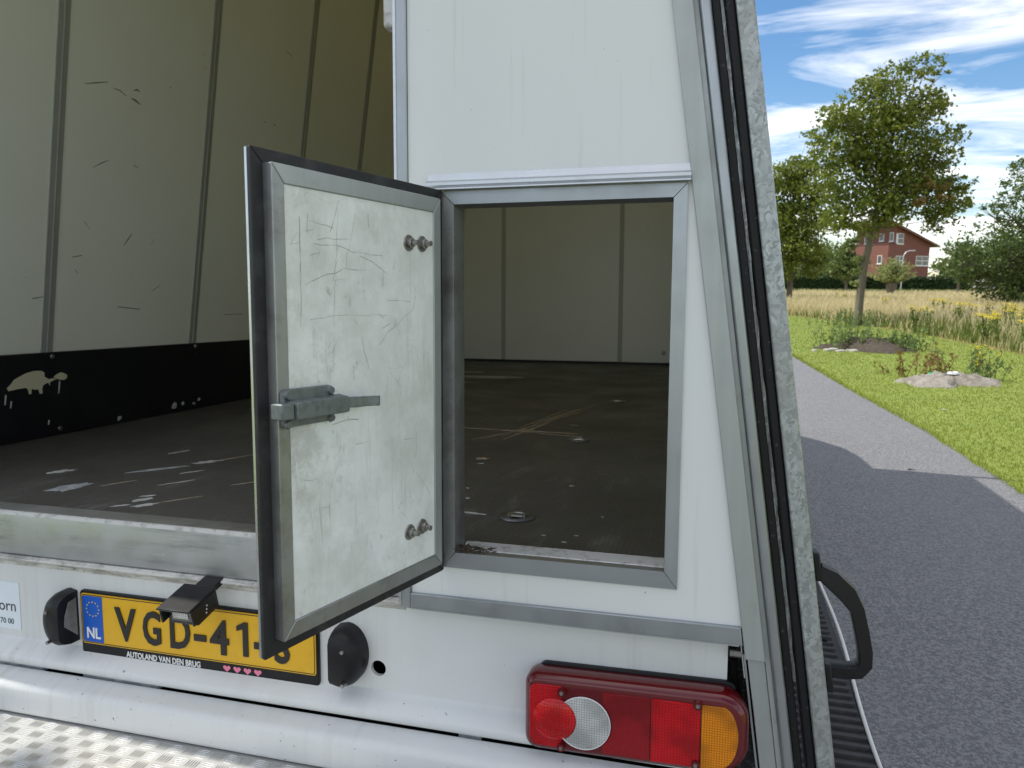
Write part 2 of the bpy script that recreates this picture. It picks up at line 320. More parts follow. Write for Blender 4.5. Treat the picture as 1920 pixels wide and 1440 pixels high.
def empty(name, loc=(0, 0, 0), rz=0):
    o = bpy.data.objects.new(name, None); C.objects.link(o); o.location = loc; o.rotation_euler = (0, 0, rz); o.empty_display_size = .2; return o
def rrect(x0, x1, z0, z1, r, n=5):
    r = r if isinstance(r, (list, tuple)) else [r]*4; out_ = []
    for (cx, cz, a), q in zip(((x1, z1, 0), (x0, z1, 90), (x0, z0, 180), (x1, z0, 270)), r):
        sx = -1 if cx == x1 else 1; sz = -1 if cz == z1 else 1
        for k in range(n+1):
            t = R(a + 90*k/n); out_.append((cx+sx*q+q*math.cos(t), cz+sz*q+q*math.sin(t)))
    return out_
def text(name, s, size, x, z, y, mat, parent, sx=1., bold=0., align='LEFT', depth=.0006):
    cu = bpy.data.curves.new(name, 'FONT'); cu.body = s; cu.size = size; cu.extrude = depth; cu.offset = bold; cu.align_x = align; cu.resolution_u = 3
    t = bpy.data.objects.new('tmp', cu); C.objects.link(t)
    me = bpy.data.meshes.new_from_object(t.evaluated_get(bpy.context.evaluated_depsgraph_get()))
    bpy.data.objects.remove(t, do_unlink=True); bpy.data.curves.remove(cu)
    for v in me.vertices:
        a, b, c = v.co; v.co = (x+a*sx, y-c, z+b)
    me.name = name; me.materials.clear()
    return link(name, me, mat, parent)

# ------------------------------------------------------------------ the truck
rng = random.Random(4)
rt, dt, ft = cam_axes(R(14.83), R(5.74), R(-0.267))
Rw = Matrix(((r_.x, r_.y, r_.z), (d_.x, d_.y, d_.z), (f_.x, f_.y, f_.z)))
Rt = Matrix(((rt.x, rt.y, rt.z), (dt.x, dt.y, dt.z), (ft.x, ft.y, ft.z)))
TR = Rw.transposed() @ Rt                       # truck axes in the world
truck = empty('horse_truck')
truck.matrix_world = Matrix.Translation(CAM) @ TR.to_4x4() @ Matrix.Translation(-CAM)
tag(truck, 'white horse truck seen from behind with small hatch door swung open', 'truck')
K = -.138                                       # both flanks lean inwards
LWX = -2.108 + .138*.925                        # left wall inside, x at z=0  (x = LWX + .138 z)
LW = lambda z: -2.108 + .138*(z-.925)
RWO = lambda z: .292 + K*z                      # right corner, outside
FZ = .925; FY = 4.66; TOP = 3.1

# --- cargo floor
flo = box('cargo_floor', 'truck_floor', truck, -2.20, .14, .012, FY+.02, FZ-.06, FZ)
# --- left wall: panels between seam strips
seams = [.745, 1.445, 2.145, 2.745, 3.445, 4.145]
edges = [0.03] + seams + [FY]
for a, b in zip(edges[:-1], edges[1:]):
    MB().loft([[(LW(z), y, z), (LW(z)-.03, y, z)] for y, z in ()] or [[(LW(.9), a+.001, .9), (LW(.9)-.03, a+.001, .9), (LW(.9)-.03, b-.001, .9), (LW(.9), b-.001, .9)],
        [(LW(TOP), a+.001, TOP), (LW(TOP)-.03, a+.001, TOP), (LW(TOP)-.03, b-.001, TOP), (LW(TOP), b-.001, TOP)]]).build('wall_panel', 'interior_wall', truck)
for y in seams:
    def strip(w0, w1, d0, d1):
        return [[(LW(z)+d1, y+w0, z), (LW(z)+d1, y+w1, z), (LW(z)+d0, y+w1, z), (LW(z)+d0, y+w0, z)] for z in (1.0, TOP)]
    st = MB().loft(strip(-.021, .021, -.01, .004)).build('seam_strip', 'seam_alu', truck)
    MB().loft(strip(-.002, .002, .0, .0075)).build('seam_rib', 'seam_alu', st)
SCUFF = [[(0.835, 2.062), (0.881, 2.078), (0.93, 2.094)], [(0.952, 2.081), (0.982, 2.081), (1.012, 2.071)], [(1.034, 2.07), (1.054, 2.067), (1.077, 2.06)], [(1.041, 2.097), (1.058, 2.105), (1.071, 2.1)], [(0.888, 1.812), (0.922, 1.832), (0.953, 1.848)], [(1.044, 1.571), (1.062, 1.595), (1.078, 1.615)], [(0.866, 1.635), (0.89, 1.611)], [(1.176, 1.582), (1.19, 1.607)], [(0.826, 1.515), (0.864, 1.523)], [(1.935, 2.511), (1.985, 2.504)], [(1.064, 1.851), (1.084, 1.847)], [(1.213, 2.157), (1.222, 2.156)], [(1.804, 2.177), (1.829, 2.176)], [(1.879, 2.181), (1.9, 2.179)], [(1.198, 1.415), (1.238, 1.437)], [(0.684, 1.377), (0.732, 1.385)], [(1.033, 1.354), (1.142, 1.345)], [(1.642, 1.322), (1.777, 1.326)], [(0.839, 1.476), (0.853, 1.464)]]
mk('scuff', (.20, .205, .18), .7)
for L_ in SCUFF:
    n_ = len(L_); up_ = []; dn_ = []
    for i, (y, z) in enumerate(L_):
        w_ = rng.uniform(.002, .005)*(.35 if i in (0, n_-1) else 1); up_.append((y, z+w_)); dn_.append((y, z-w_))
    p_ = up_+dn_[::-1]
    MB().add([(LW(z)+.0006, y, z) for y, z in p_], [tuple(range(len(p_)))]).build('scuff_mark', 'scuff', truck)
# --- black kick panel along the left wall
kz0, kz1 = FZ+.002, 1.206
kp = MB().loft([[(LW(z)+.016, .02, z), (LW(z)+.016, FY-.01, z), (LW(z)+.001, FY-.01, z), (LW(z)+.001, .02, z)] for z in (kz0, kz1)]).build('kick_panel', 'kick_black', truck, bevel=.003)
kp['label'] = 'black kick board along the left inner wall with cream paint splashes'
for y, z in ((.754, 1.192), (1.449, 1.194), (2.15, 1.192), (.80, .948), (1.47, .95), (2.15, .95), (.40, 1.19), (.38, .95)):
    MB().cyl((LW(z)+.014, y, z), (LW(z)+.021, y, z), .0085, .006, 12).build('screw_head', 'bolt_steel', kp, smooth=True)
def blob_on_wall(name, pts, mat):               # pts are (y, z) on the kick panel
    vs = [(LW(z)+.0162, y, z) for y, z in pts] + [(LW(z)+.0172, y, z) for y, z in pts]; n = len(pts)
    return MB().add(vs, [tuple(range(n)), tuple(range(n, 2*n))] + [(i, (i+1) % n, n+(i+1) % n, n+i) for i in range(n)]).build(name, mat, kp)
def wp(u, v): return (.598 + (u-5)*.00195, 1.111 - (v-722)*.00155)     # photo sketch of the splash to wall metres
blob_on_wall('paint_splash', [wp(*p) for p in ((5, 727), (8, 733), (22, 731), (38, 730), (42, 733), (45, 744), (49, 744), (49, 733), (55, 736), (62, 736), (65, 746), (70, 746), (69, 735), (71, 728), (80, 724), (84, 731), (83, 724), (96, 718), (88, 716), (80, 717), (77, 714), (72, 711), (72, 703), (66, 698), (52, 697), (38, 700), (26, 706), (17, 711), (12, 719))], 'cream_paint')
blob_on_wall('paint_splash', [wp(*p) for p in ((90, 714), (96, 718), (104, 721), (112, 722), (117, 718), (117, 712), (110, 707), (103, 705), (95, 709))], 'cream_paint')
for u, v, l in ((101, 750, 26), (84, 815, 10), (2, 760, 20), (12, 768, 14)):
    y, z = wp(u, v); z = max(z, FZ+.03); blob_on_wall('paint_drip', [(y, z), (y+.004, z), (y+.006, z+l*.0015), (y+.001, z+l*.0016)], 'flake_white')
for y, z, s_ in ((1.35, .955, .02), (1.40, .96, .012), (1.06, .945, .012), (1.50, .965, .012)):
    blob_on_wall('paint_chip', [(y+s_*rng.uniform(.5, 1)*math.cos(t), z+s_*rng.uniform(.5, 1)*math.sin(t)) for t in np.linspace(0, 5.6, 8)], 'flake_white')
# --- front bulkhead
fx = [-2.15, -1.62, -.67, .14]
for a, b in zip(fx[:-1], fx[1:]):
    box('bulkhead_panel', 'interior_wall', truck, a+.0015, b-.0015, FY, FY+.03, FZ-.02, TOP)
for x in fx[1:-1]:
    box('bulkhead_seam', 'bulkhead_seam', truck, x-.017, x+.017, FY-.004, FY-.0005, FZ+.002, TOP)
box('bulkhead_foot_strip', 'gasket_dark', truck, -2.10, .1, FY-.008, FY-.0045, FZ+.001, FZ+.02)  # thin dark strip along the foot of the bulkhead
MB().cyl((-.33, FY-.006, 1.02), (-.33, FY-.0005, 1.02), .018, .014, 12).build('wall_grommet', 'seam_alu', truck, smooth=True)
# --- right wall, roof
RWI = lambda z: RWO(z) - .10
MB().loft([[(RWI(z), .03, z), (RWI(z)+.03, .03, z), (RWI(z)+.03, FY, z), (RWI(z), FY, z)] for z in (.86, TOP)]).build('right_wall', 'interior_wall', truck)
MB().loft([[(RWO(z)-.06, .05, z), (RWO(z)-.045, .05, z), (RWO(z)-.045, FY+.05, z), (RWO(z)-.06, FY+.05, z)] for z in (.45, TOP+.01)]).build('right_flank', 'white_skin', truck)
MB().loft([[(LW(z)-.05, .03, z), (LW(z)-.032, .03, z), (LW(z)-.032, FY+.05, z), (LW(z)-.05, FY+.05, z)] for z in (.45, TOP+.01)]).build('left_flank', 'white_skin', truck)
ro = box('roof', 'roof_skin', truck, LW(TOP)-.05, RWO(TOP)-.04, .0, FY+.05, TOP+.011, TOP+.03)
for y in (.7, 1.45, 2.2, 2.95, 3.7): box('roof_bow', 'seam_alu', ro, LW(TOP)+.01, RWI(TOP)-.01, y-.025, y+.025, TOP-.03, TOP+.009)
box('rear_header', 'white_skin', truck, LW(2.6), -.505, -.02, .03, 2.85, TOP+.01, bevel=.004)

# --- left rear corner post (outside the picture to the left)
MB().slant([(LWX-.075, -.034), (LWX-.01, -.034), (LWX-.01, .03), (LWX-.075, .03)], .30, TOP, .138).build('corner_post', 'trim_alu', truck, bevel=.003)
# --- rear skin right of the loading opening, with the hatch hole
PY0, PY1 = -.026, .006
HX0, HX1, HZ0, HZ1 = -.412, -.046, .928, 1.528         # rough opening
PL = -.482; pr = lambda z: .190 + K*z
SB, ST = .862, 3.1
sk = MB()
def skin(poly): sk.prism_xz(poly, PY0, PY1)
skin([(PL, SB), (HX0, SB), (HX0, ST), (PL, ST)])
skin([(HX0, SB), (HX1, SB), (HX1, HZ0), (HX0, HZ0)])
skin([(HX0, HZ1), (pr(HZ1), HZ1), (pr(ST), ST), (HX0, ST)])
skin([(HX1, SB), (pr(SB), SB), (pr(HZ1), HZ1), (HX1, HZ1)])
rear = sk.build('rear_skin', 'white_skin', truck)
post = MB().box(-.503, -.4825, -.031, .03, .835, 2.85).build('corner_post', 'aluminium', truck, bevel=.0025)
MB().box(-.5045, -.500, -.0325, .028, .84, 2.74).build('post_edge', 'aluminium_bright', post)
MB().box(-.527, -.5046, -.02, .012, 1.806, 1.93).build('worn_catch', 'flake_white', post, bevel=.004)
MB().tube([(-.55, .06, 1.92), (-.525, .035, 1.86), (-.51, .02, 1.825)], .012, 8).build('catch_arm', 'void_black', post, smooth=True)
ss = MB().prism_xz([(-.4822, .836), (.0655, .837), (.0615, .866), (-.4822, .864)], -.034, -.0265).build('bottom_strip', 'aluminium_across', truck, bevel=.0015)
MB().box(-.481, .060, -.0355, -.0345, .8365, .8385).build('strip_lip', 'trim_alu', ss)
# --- rain gutter above the hatch
gp = [(-.027, 1.5665), (-.031, 1.5665), (-.032, 1.5555), (-.040, 1.5545), (-.0445, 1.551), (-.0445, 1.5465), (-.041, 1.5435), (-.0435, 1.5425), (-.0435, 1.5405), (-.027, 1.5405)]
MB().prism_yz(gp, -.446, -.031).build('rain_gutter', 'aluminium_bright', truck, smooth=True, angle=40)
# --- hatch frame: four mitred rails, each with a return into the opening
ox0, ox1, oz0, oz1 = -.424, -.036, .915, 1.5395
ix0, ix1, iz0, iz1 = -.402, -.0565, .942, 1.518
FYF = -.0305
def rail(o0, o1, i0, i1, m_):
    g = .0006
    rr = MB()
    prof = lambda o, i: [(o[0], FYF, o[1]), (i[0], FYF, i[1]), (i[0], .022, i[1]), (o[0]*.02+i[0]*.98, .022, o[1]*.02+i[1]*.98), (o[0]*.15+i[0]*.85, -.0262, o[1]*.15+i[1]*.85), (o[0], -.0262, o[1])]
    rr.loft([prof(o0, i0), prof(o1, i1)])
    return rr.build('hatch_rail', m_, rear, bevel=.0012)
rail((ox0, oz1-.0005), (ox1, oz1-.0005), (ix0, iz1), (ix1, iz1), 'aluminium_across')
rail((ox0, oz0), (ox1, oz0), (ix0, iz0), (ix1, iz0), 'aluminium_across')
rail((ox0-.0004, oz0+.0007), (ox0-.0004, oz1-.0012), (ix0-.0005, iz0+.0007), (ix0-.0005, iz1-.0007), 'aluminium_dirty')
rail((ox1+.0004, oz0+.0007), (ox1+.0004, oz1-.0012), (ix1+.0005, iz0+.0007), (ix1+.0005, iz1-.0007), 'aluminium')
box('hatch_ledge', 'flake_white', rear, ix0, ix1, -.012, .034, .9295, .9435, bevel=.002)
d_m = MB()
for _ in range(90):
    t = rng.random()**2.2; x = ix0+.004+t*.06; y = rng.uniform(-.03, .0); s_ = rng.uniform(.001, .0035)
    d_m.tube([(x, y, .944), (x+rng.uniform(-.01, .014), y+rng.uniform(-.008, .008), .945+rng.random()*.006*(1-t))], [s_*.5, s_*.2], 4)
tag(d_m.build('dirt_crumbs', 'dirt', rear), None, None, None, 'stuff')
for z in (1.40, 1.01):
    MB().cyl((-.427, -.036, z-.045), (-.427, -.036, z+.045), .0055, None, 12).build('hinge_barrel', 'aluminium_dirty', rear, smooth=True)

# --- the hatch door itself, standing open
H = Vector((-.424, -.035)); U = Vector((-.2716, -.9624)); Nn = Vector((.9624, -.2716))
def dx_(s_, t, z): p = H + U*s_ + Nn*t; return (p.x, p.y, z)
def dbox(name, mat, parent, s0, s1, t0, t1, z0, z1, **k): return MB().box(s0, s1, t0, t1, z0, z1).xf(dx_).build(name, mat, parent, **k)
door = dbox('hatch_door', 'white_skin', truck, .002, .377, -.006, -.002, .914, 1.538, bevel=.001)
door['label'] = 'open hatch door with scratched white inner face and dark rubber edge'
def drail(a, b, c, d, t0, t1, name, mat, bev=.0012):
    return MB().loft([[dx_(a[0], t0, a[1]), dx_(b[0], t0, b[1]), dx_(c[0], t0, c[1]), dx_(d[0], t0, d[1])], [dx_(a[0], t1, a[1]), dx_(b[0], t1, b[1]), dx_(c[0], t1, c[1]), dx_(d[0], t1, d[1])]]).build(name, mat, door, bevel=bev)
fo = (.0, .380, .912, 1.540); fi = (.026, .3625, .9325, 1.5225)
def four(o, i, t0, t1, name, mats, g=.0004):
    drail((o[0]+g, o[3]), (o[1]-g, o[3]), (i[1]-g, i[3]), (i[0]+g, i[3]), t0, t1, name, mats[0])
    drail((o[0]+g, o[2]), (o[1]-g, o[2]), (i[1]-g, i[2]), (i[0]+g, i[2]), t0, t1, name, mats[1])
    drail((o[0], o[2]+g), (o[0], o[3]-g), (i[0], i[3]-g), (i[0], i[2]+g), t0, t1, name, mats[2])
    drail((o[1], o[2]+g), (o[1], o[3]-g), (i[1], i[3]-g), (i[1], i[2]+g), t0, t1, name, mats[3])
four((fo[0], fo[1], fo[2], fo[3]), (fi[0]+.002, fi[1]-.002, fi[2]+.002, fi[3]-.002), -.0018, .0045, 'rubber_edge', ['gasket_dark']*4)
dbox('door_edge_trim', 'aluminium_bright', door, .3775, .3795, -.0065, -.0025, .913, 1.539)
fi2 = (.026, .3625, .9325, 1.5225); pi_ = (.0445, .3435, .9540, 1.4995)
four(fi2, pi_, -.0015, .0200, 'door_rail', ['trim_alu', 'aluminium_dirty', 'trim_alu', 'aluminium_dirty'])
face = dbox('inner_face', 'scratched_white', door, .0445, .3435, .002, .0178, .9542, 1.4993)
SCR = [[(0.3343, 1.4283), (0.3193, 1.4325)], [(0.3025, 1.4359), (0.2734, 1.4409), (0.2333, 1.4427)], [(0.2478, 1.49), (0.2575, 1.4718), (0.2672, 1.4495)], [(0.2179, 1.4783), (0.2268, 1.4466), (0.2374, 1.4039)], [(0.2458, 1.4471), (0.2559, 1.416), (0.2663, 1.3702)], [(0.3044, 1.4687), (0.3079, 1.4437)], [(0.1911, 1.4791), (0.1908, 1.4633)], [(0.3343, 1.4283), (0.3231, 1.4444)], [(0.3099, 1.3786), (0.2866, 1.3909), (0.2438, 1.4025), (0.1979, 1.4036)], [(0.2598, 1.3877), (0.2378, 1.3878)], [(0.297, 1.4312), (0.2555, 1.4333), (0.224, 1.4269), (0.1624, 1.4241)], [(0.224, 1.4269), (0.1804, 1.4137), (0.152, 1.3987)], [(0.3184, 1.4631), (0.3192, 1.3937), (0.32, 1.3255)], [(0.2511, 1.4832), (0.2556, 1.4268), (0.2626, 1.3397), (0.2645, 1.2695)], [(0.3056, 1.3347), (0.2762, 1.3398), (0.2325, 1.3429), (0.1889, 1.3417), (0.1567, 1.3403)], [(0.2293, 1.3441), (0.2182, 1.327)], [(0.21, 1.3154), (0.2038, 1.2909), (0.1957, 1.2671)], [(0.1772, 1.3086), (0.1644, 1.3202), (0.1495, 1.3295)], [(0.1703, 1.2989), (0.1535, 1.3175), (0.1189, 1.3365), (0.095, 1.3476), (0.0886, 1.3689)], [(0.0924, 1.3888), (0.0865, 1.374), (0.0929, 1.3513)], [(0.1563, 1.363), (0.1028, 1.3612)], [(0.2685, 1.2917), (0.2588, 1.3067)], [(0.2744, 1.2964), (0.268, 1.3092)], [(0.1712, 1.3416), (0.1605, 1.3368)], [(0.3032, 1.4596), (0.2788, 1.4579), (0.261, 1.4565)], [(0.3205, 1.4406), (0.2965, 1.4499)], [(0.3031, 1.4162), (0.2858, 1.4216)], [(0.1481, 1.2567), (0.1262, 1.2359), (0.1291, 1.2136)], [(0.1012, 1.1909), (0.091, 1.163), (0.0887, 1.1358), (0.1, 1.0941)], [(0.2548, 1.1655), (0.2595, 1.1428), (0.2767, 1.1051), (0.2802, 1.0767)], [(0.2413, 1.2107), (0.2353, 1.1981), (0.2027, 1.1985)], [(0.3379, 1.1881), (0.327, 1.1947), (0.3105, 1.1952)], [(0.282, 1.1955), (0.2373, 1.1998)], [(0.2254, 1.1638), (0.199, 1.1643)], [(0.1173, 1.1552), (0.0991, 1.1542)], [(0.1293, 1.047), (0.1114, 1.0293)], [(0.0919, 1.0993), (0.0537, 1.0572)], [(0.3218, 1.1302), (0.2956, 1.1278)], [(0.3044, 1.0883), (0.2771, 1.0877)], [(0.3449, 1.1878), (0.3507, 1.1699), (0.3613, 1.1609), (0.36, 1.15)]]
sm = MB()
for L_ in SCR:
    wdt = rng.uniform(.0002, .00065)
    for (s0, z0), (s1, z1) in zip(L_[:-1], L_[1:]):
        n_ = max(2, int(math.hypot(s1-s0, z1-z0)/.012)); pts = []
        for i in range(n_+1):
            t = i/n_; pts.append((s0+(s1-s0)*t+rng.gauss(0, .0009), z0+(z1-z0)*t+rng.gauss(0, .0009)))
        for (a, b), (c, d) in zip(pts[:-1], pts[1:]):
            if rng.random() < .14: continue
            l_ = math.hypot(c-a, d-b) or 1; nx, nz_ = -(d-b)/l_*wdt*rng.uniform(.3, 1), (c-a)/l_*wdt*rng.uniform(.3, 1)
            if min(a, c) < .047 or max(a, c) > .341: continue
            sm.add([dx_(a-nx, .01795, b-nz_), dx_(c-nx, .01795, d-nz_), dx_(c+nx, .01795, d+nz_), dx_(a+nx, .01795, b+nz_)], [(0, 1, 2, 3)])
tag(sm.build('scratch_marks', 'scratch', door), None, kind='stuff')
for s_, z in ((.104, 1.448), (.072, 1.449), (.108, 1.008), (.077, 1.009)):
    MB().cyl((s_, .0178, z), (s_, .0196, z), .0125, .0115, 20).xf(dx_).build('washer', 'bolt_steel', door, smooth=True)
    MB().cyl((s_, .0197, z), (s_, .0265, z), .0078, .0074, 6).xf(dx_).build('nut', 'bolt_steel', door, bevel=.0006)
    MB().cyl((s_, .0266, z), (s_, .0355, z), .0044, .0040, 12).xf(dx_).build('bolt', 'bolt_steel', door, smooth=True)
# slam latch: base plate, raised housing, bolt and lever
MB().add([], []).loft([[(a, .0201, b) for a, b in rrect(.2735, .3600, 1.2035, 1.2515, .006, 3)], [(a, .0265, b) for a, b in rrect(.2745, .3590, 1.2045, 1.2505, .006, 3)]]).xf(dx_).build('latch_base', 'zinc', door, bevel=.0008)
MB().loft([[(a, .0266, b) for a, b in rrect(.262, .3555, 1.2135, 1.2385, .003, 3)], [(a, .045, b) for a, b in rrect(.2635, .3545, 1.2155, 1.2365, .004, 3)]]).xf(dx_).build('latch_housing', 'zinc', door, bevel=.0012)
dbox('latch_bolt', 'zinc', door, .3556, .376, .0215, .0415, 1.2165, 1.2365, bevel=.002)
lv = [(.2625, .030), (.24, .034), (.225, .036), (.214, .041), (.209, .047), (.206, .047), (.2115, .040), (.2235, .033), (.24, .031), (.2625, .027)]
MB().loft([[(a, b, 1.2195-.002*(a < .25)) for a, b in lv], [(a, b, 1.2335-.002*(a < .25)) for a, b in lv]]).xf(dx_).build('latch_lever', 'zinc', door, bevel=.0008)
for s_, z in ((.3535, 1.2445), (.2805, 1.2445), (.3535, 1.2085), (.2805, 1.2085)):
    MB().cyl((s_, .0266, z), (s_, .0305, z), .0062, .0045, 14).xf(dx_).build('latch_screw', 'zinc', door, smooth=True)

# --- aluminium sill of the loading opening and white lip below
sp_ = [(-.004, .842), (-.008, .845), (-.008, .928), (-.004, .932), (.052, .932), (.056, .929), (.056, .842)]
sill = MB().prism_yz(sp_, -2.14, -.5055).build('loading_sill', 'sill_alu', truck, bevel=.0015)
MB().prism_yz([(-.009, .9265), (-.0085, .9315), (-.005, .9335), (-.001, .9338), (-.001, .9322), (-.0055, .9312), (-.0084, .9262)], -2.14, -.506).build('sill_edge', 'flake_white', sill)
lp = [(-.02, .8395), (-.02, .834), (-.004, .826), (.000, .815)]
MB().prism_yz([(-.0075, .8415), (-.016, .8385), (-.017, .8360), (-.0035, .8250), (-.001, .818), (.02, .818), (.02, .8415)], -2.14, -.5055).build('sill_lip', 'grimy_lip', truck)
# --- lower panel with a round hole and a pressed fold along the bottom
hx, hz, hr = -.560, .702, .0145
pan = MB(); zt, zb, xl, xr = .8395, .662, -2.14, .0435
q = .03
def quad(x0, x1, z0, z1): pan.add([(x0, 0, z0), (x1, 0, z0), (x1, 0, z1), (x0, 0, z1)], [(0, 1, 2, 3)])
quad(xl, hx-q, zb, zt); quad(hx+q, xr, zb, zt); quad(hx-q, hx+q, zb, hz-q); quad(hx-q, hx+q, hz+q, zt)
n_ = 32; ring = [(hx+hr*math.cos(2*math.pi*i/n_), 0, hz+hr*math.sin(2*math.pi*i/n_)) for i in range(n_)]
sq = []
for i in range(n_):
    a = 2*math.pi*i/n_; c_, s_ = math.cos(a), math.sin(a); k_ = q/max(abs(c_), abs(s_)); sq.append((hx+k_*c_, 0, hz+k_*s_))
pan.add(sq+ring+[(x, .008, z) for x, y, z in ring], [(i, (i+1) % n_, n_+(i+1) % n_, n_+i) for i in range(n_)] + [(n_+i, n_+(i+1) % n_, 2*n_+(i+1) % n_, 2*n_+i) for i in range(n_)])
fold = [(0, .662), (-.003, .6585), (-.012, .654), (-.034, .641), (-.0365, .637), (-.0365, .629), (-.034, .623), (.03, .612)]
xs = [xl, xr]; fv = [(x, y, z) for x in xs for y, z in fold]; nf = len(fold)
pan.add(fv, [(i, i+1, nf+i+1, nf+i) for i in range(nf-1)])
lower = pan.build('lower_panel', 'white_paint', truck, smooth=True, angle=60)
box('panel_backing', 'void_black', truck, -2.1, .03, .0405, .05, .56, .83)
box('panel_end', 'white_paint', truck, .0436, .0452, .0, .05, .655, .8395)
# --- beam and chequer step
bp = [(-.030, .614), (-.044, .6135), (-.064, .6075), (-.0705, .604), (-.0745, .5985), (-.0762, .592), (-.0775, .553), (-.0755, .546), (-.069, .5415), (-.030, .5415)]
beam = MB().prism_yz(bp, -2.05, .02).build('rear_beam', 'white_paint', truck, smooth=True, angle=50)
rb = rrect(-1.43, -1.362, .546, .572, .007, 3)
rb = [(x+rng.uniform(-.004, .004), z+rng.uniform(-.002, .002)) for x, z in rb]
MB().prism_xz(rb, -.0785, -.0767).build('rust_patch', 'rust', beam)
box('underbody_board', 'underbody', truck, -2.0, .10, .055, .075, .40, .84)
for a, b in ((-1.42, -1.30), (-1.20, -1.02), (-.40, -.36)):
    box('gap_filler', 'flake_grey', truck, a, b, -.02, -.002, .606, .6215)
step = box('step_plate', 'tread_plate', truck, -2.0, -.55, -.40, -.068, .534, .5400, bevel=.001)
tb = MB(); T_ = .029
for i in range(-1, 56):
    for j in range(0, 11):
        cx = -2.0 + i*T_; cy = -.09 - j*T_
        if cx > -.57 or cy < -.385: continue
        hor = (i+j) % 2
        for k in range(5):
            off = (k-2)*.0051
            pts = []
            for q_ in (-1, -.4, .4, 1):
                a = q_*.0110; bow = .0013*(1-q_*q_)
                if hor: pts.append((cx+a, cy+off+bow, .5401))
                else: pts.append((cx+off+bow, cy+a, .5401))
            rr_ = [.0002, .0009, .0009, .0002]
            vs = []
            for (x, y, z), rr0 in zip(pts, rr_):
                if hor: vs += [(x, y-rr0, z), (x, y, z+rr0*1.5), (x, y+rr0, z)]
                else: vs += [(x-rr0, y, z), (x, y, z+rr0*1.5), (x+rr0, y, z)]
            tb.add(vs, [(3*m_+c, 3*m_+c+1, 3*m_+c+4, 3*m_+c+3) for m_ in range(3) for c in range(2)])
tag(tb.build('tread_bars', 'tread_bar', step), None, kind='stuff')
lf = MB().loft([[(-1.115+.022*math.cos(t)*(1 if abs(math.sin(t)) < .9 else .8), -.196+.006*math.sin(t)+.004*math.cos(2*t), .504+.003*math.cos(t)) for t in np.linspace(0, 2*math.pi, 9)[:-1]], [(-1.115+.020*math.cos(t), -.196+.005*math.sin(t)+.004*math.cos(2*t), .505+.004*math.cos(t)) for t in np.linspace(0, 2*math.pi, 9)[:-1]]])

# --- number plate
YP = -.006
holder = MB().loft([[(x, -.0005, z) for x, z in rrect(-1.2105, -.6765, .6525, .7845, .007, 4)], [(x, YP, z) for x, z in rrect(-1.2105, -.6765, .6525, .7845, .007, 4)], [(x, YP-.002, z) for x, z in rrect(-1.2090, -.6780, .6540, .7830, .006, 4)]]).build('licence_plate', 'black_plastic', truck, smooth=True, angle=30)
holder['label'] = 'yellow Dutch number plate in black holder behind the hatch door'
yel = MB().loft([[(x, YP-.0022, z) for x, z in rrect(-1.2055, -.6805, .6755, .7795, .006, 4)], [(x, YP-.0040, z) for x, z in rrect(-1.2055, -.6805, .6755, .7795, .006, 4)]]).build('plate', 'plate_yellow', holder)
bo = rrect(-1.2035, -.6825, .6775, .7775, .005, 4); bi = rrect(-1.2020, -.6840, .6790, .7760, .004, 4); n_ = len(bo)
MB().add([(x, YP-.0046, z) for x, z in bo]+[(x, YP-.0046, z) for x, z in bi], [(i, (i+1) % n_, n_+(i+1) % n_, n_+i) for i in range(n_)]).build('plate_border', 'plate_black', holder)
MB().loft([[(x, YP-.0041, z) for x, z in rrect(-1.2010, -1.1540, .6800, .7750, [.001, .004, .004, .001], 4)], [(x, YP-.0049, z) for x, z in rrect(-1.2010, -1.1540, .6800, .7750, [.001, .004, .004, .001], 4)]]).build('country_band', 'plate_blue', holder)
for k in range(12):
    a = R(30*k); cx, cz = -1.1770+.0148*math.cos(a), .7485+.0148*math.sin(a)
    pts = [(cx+(.0024 if i % 2 == 0 else .001)*math.sin(R(36*i)), YP-.0052, cz+(.0024 if i % 2 == 0 else .001)*math.cos(R(36*i))) for i in range(10)]
    MB().add(pts, [tuple(range(10))]).build('star', 'star_yellow', holder)
text('country_code', 'NL', .031, -1.1770, .6885, YP-.0055, 'white_print', holder, .86, .0006, 'CENTER')
MB().prism_xz([(-.8325, .6945), (-.8215, .6945), (-.8215, .7615), (-.8300, .7615), (-.8455, .7530), (-.8455, .7430), (-.8325, .7480)], YP-.0065, YP-.0045).build('plate_character', 'plate_black', holder)
for ch, cx, sx in (('V', -1.0985, .80), ('G', -1.0365, .66), ('D', -.973, .72), ('-', -.927, 1.0), ('4', -.8835, .88), ('-', -.795, 1.0), ('S', -.750, .80)):
    text('plate_character', ch, .0935, cx, .6935 if ch != '-' else .6985, YP-.0055, 'plate_black', holder, sx, .0022, 'CENTER', .0010)
text('dealer_name', 'AUTOLAND VAN DEN BRUG', .0165, -1.102, .6578, YP-.0028, 'white_print', holder, .80, .0004, 'LEFT', .0004)
for k in range(4):
    cx, cz = -.872+k*.0225, .6643
    pts = [(cx+.0078*math.sin(t)**3*1.05, YP-.0026, cz+.0072*(13*math.cos(t)-5*math.cos(2*t)-2*math.cos(3*t)-math.cos(4*t))/16) for t in np.linspace(0, 2*math.pi, 25)[:-1]]
    MB().add(pts, [tuple(range(24))]).build('pink_heart', 'heart_pink', holder)
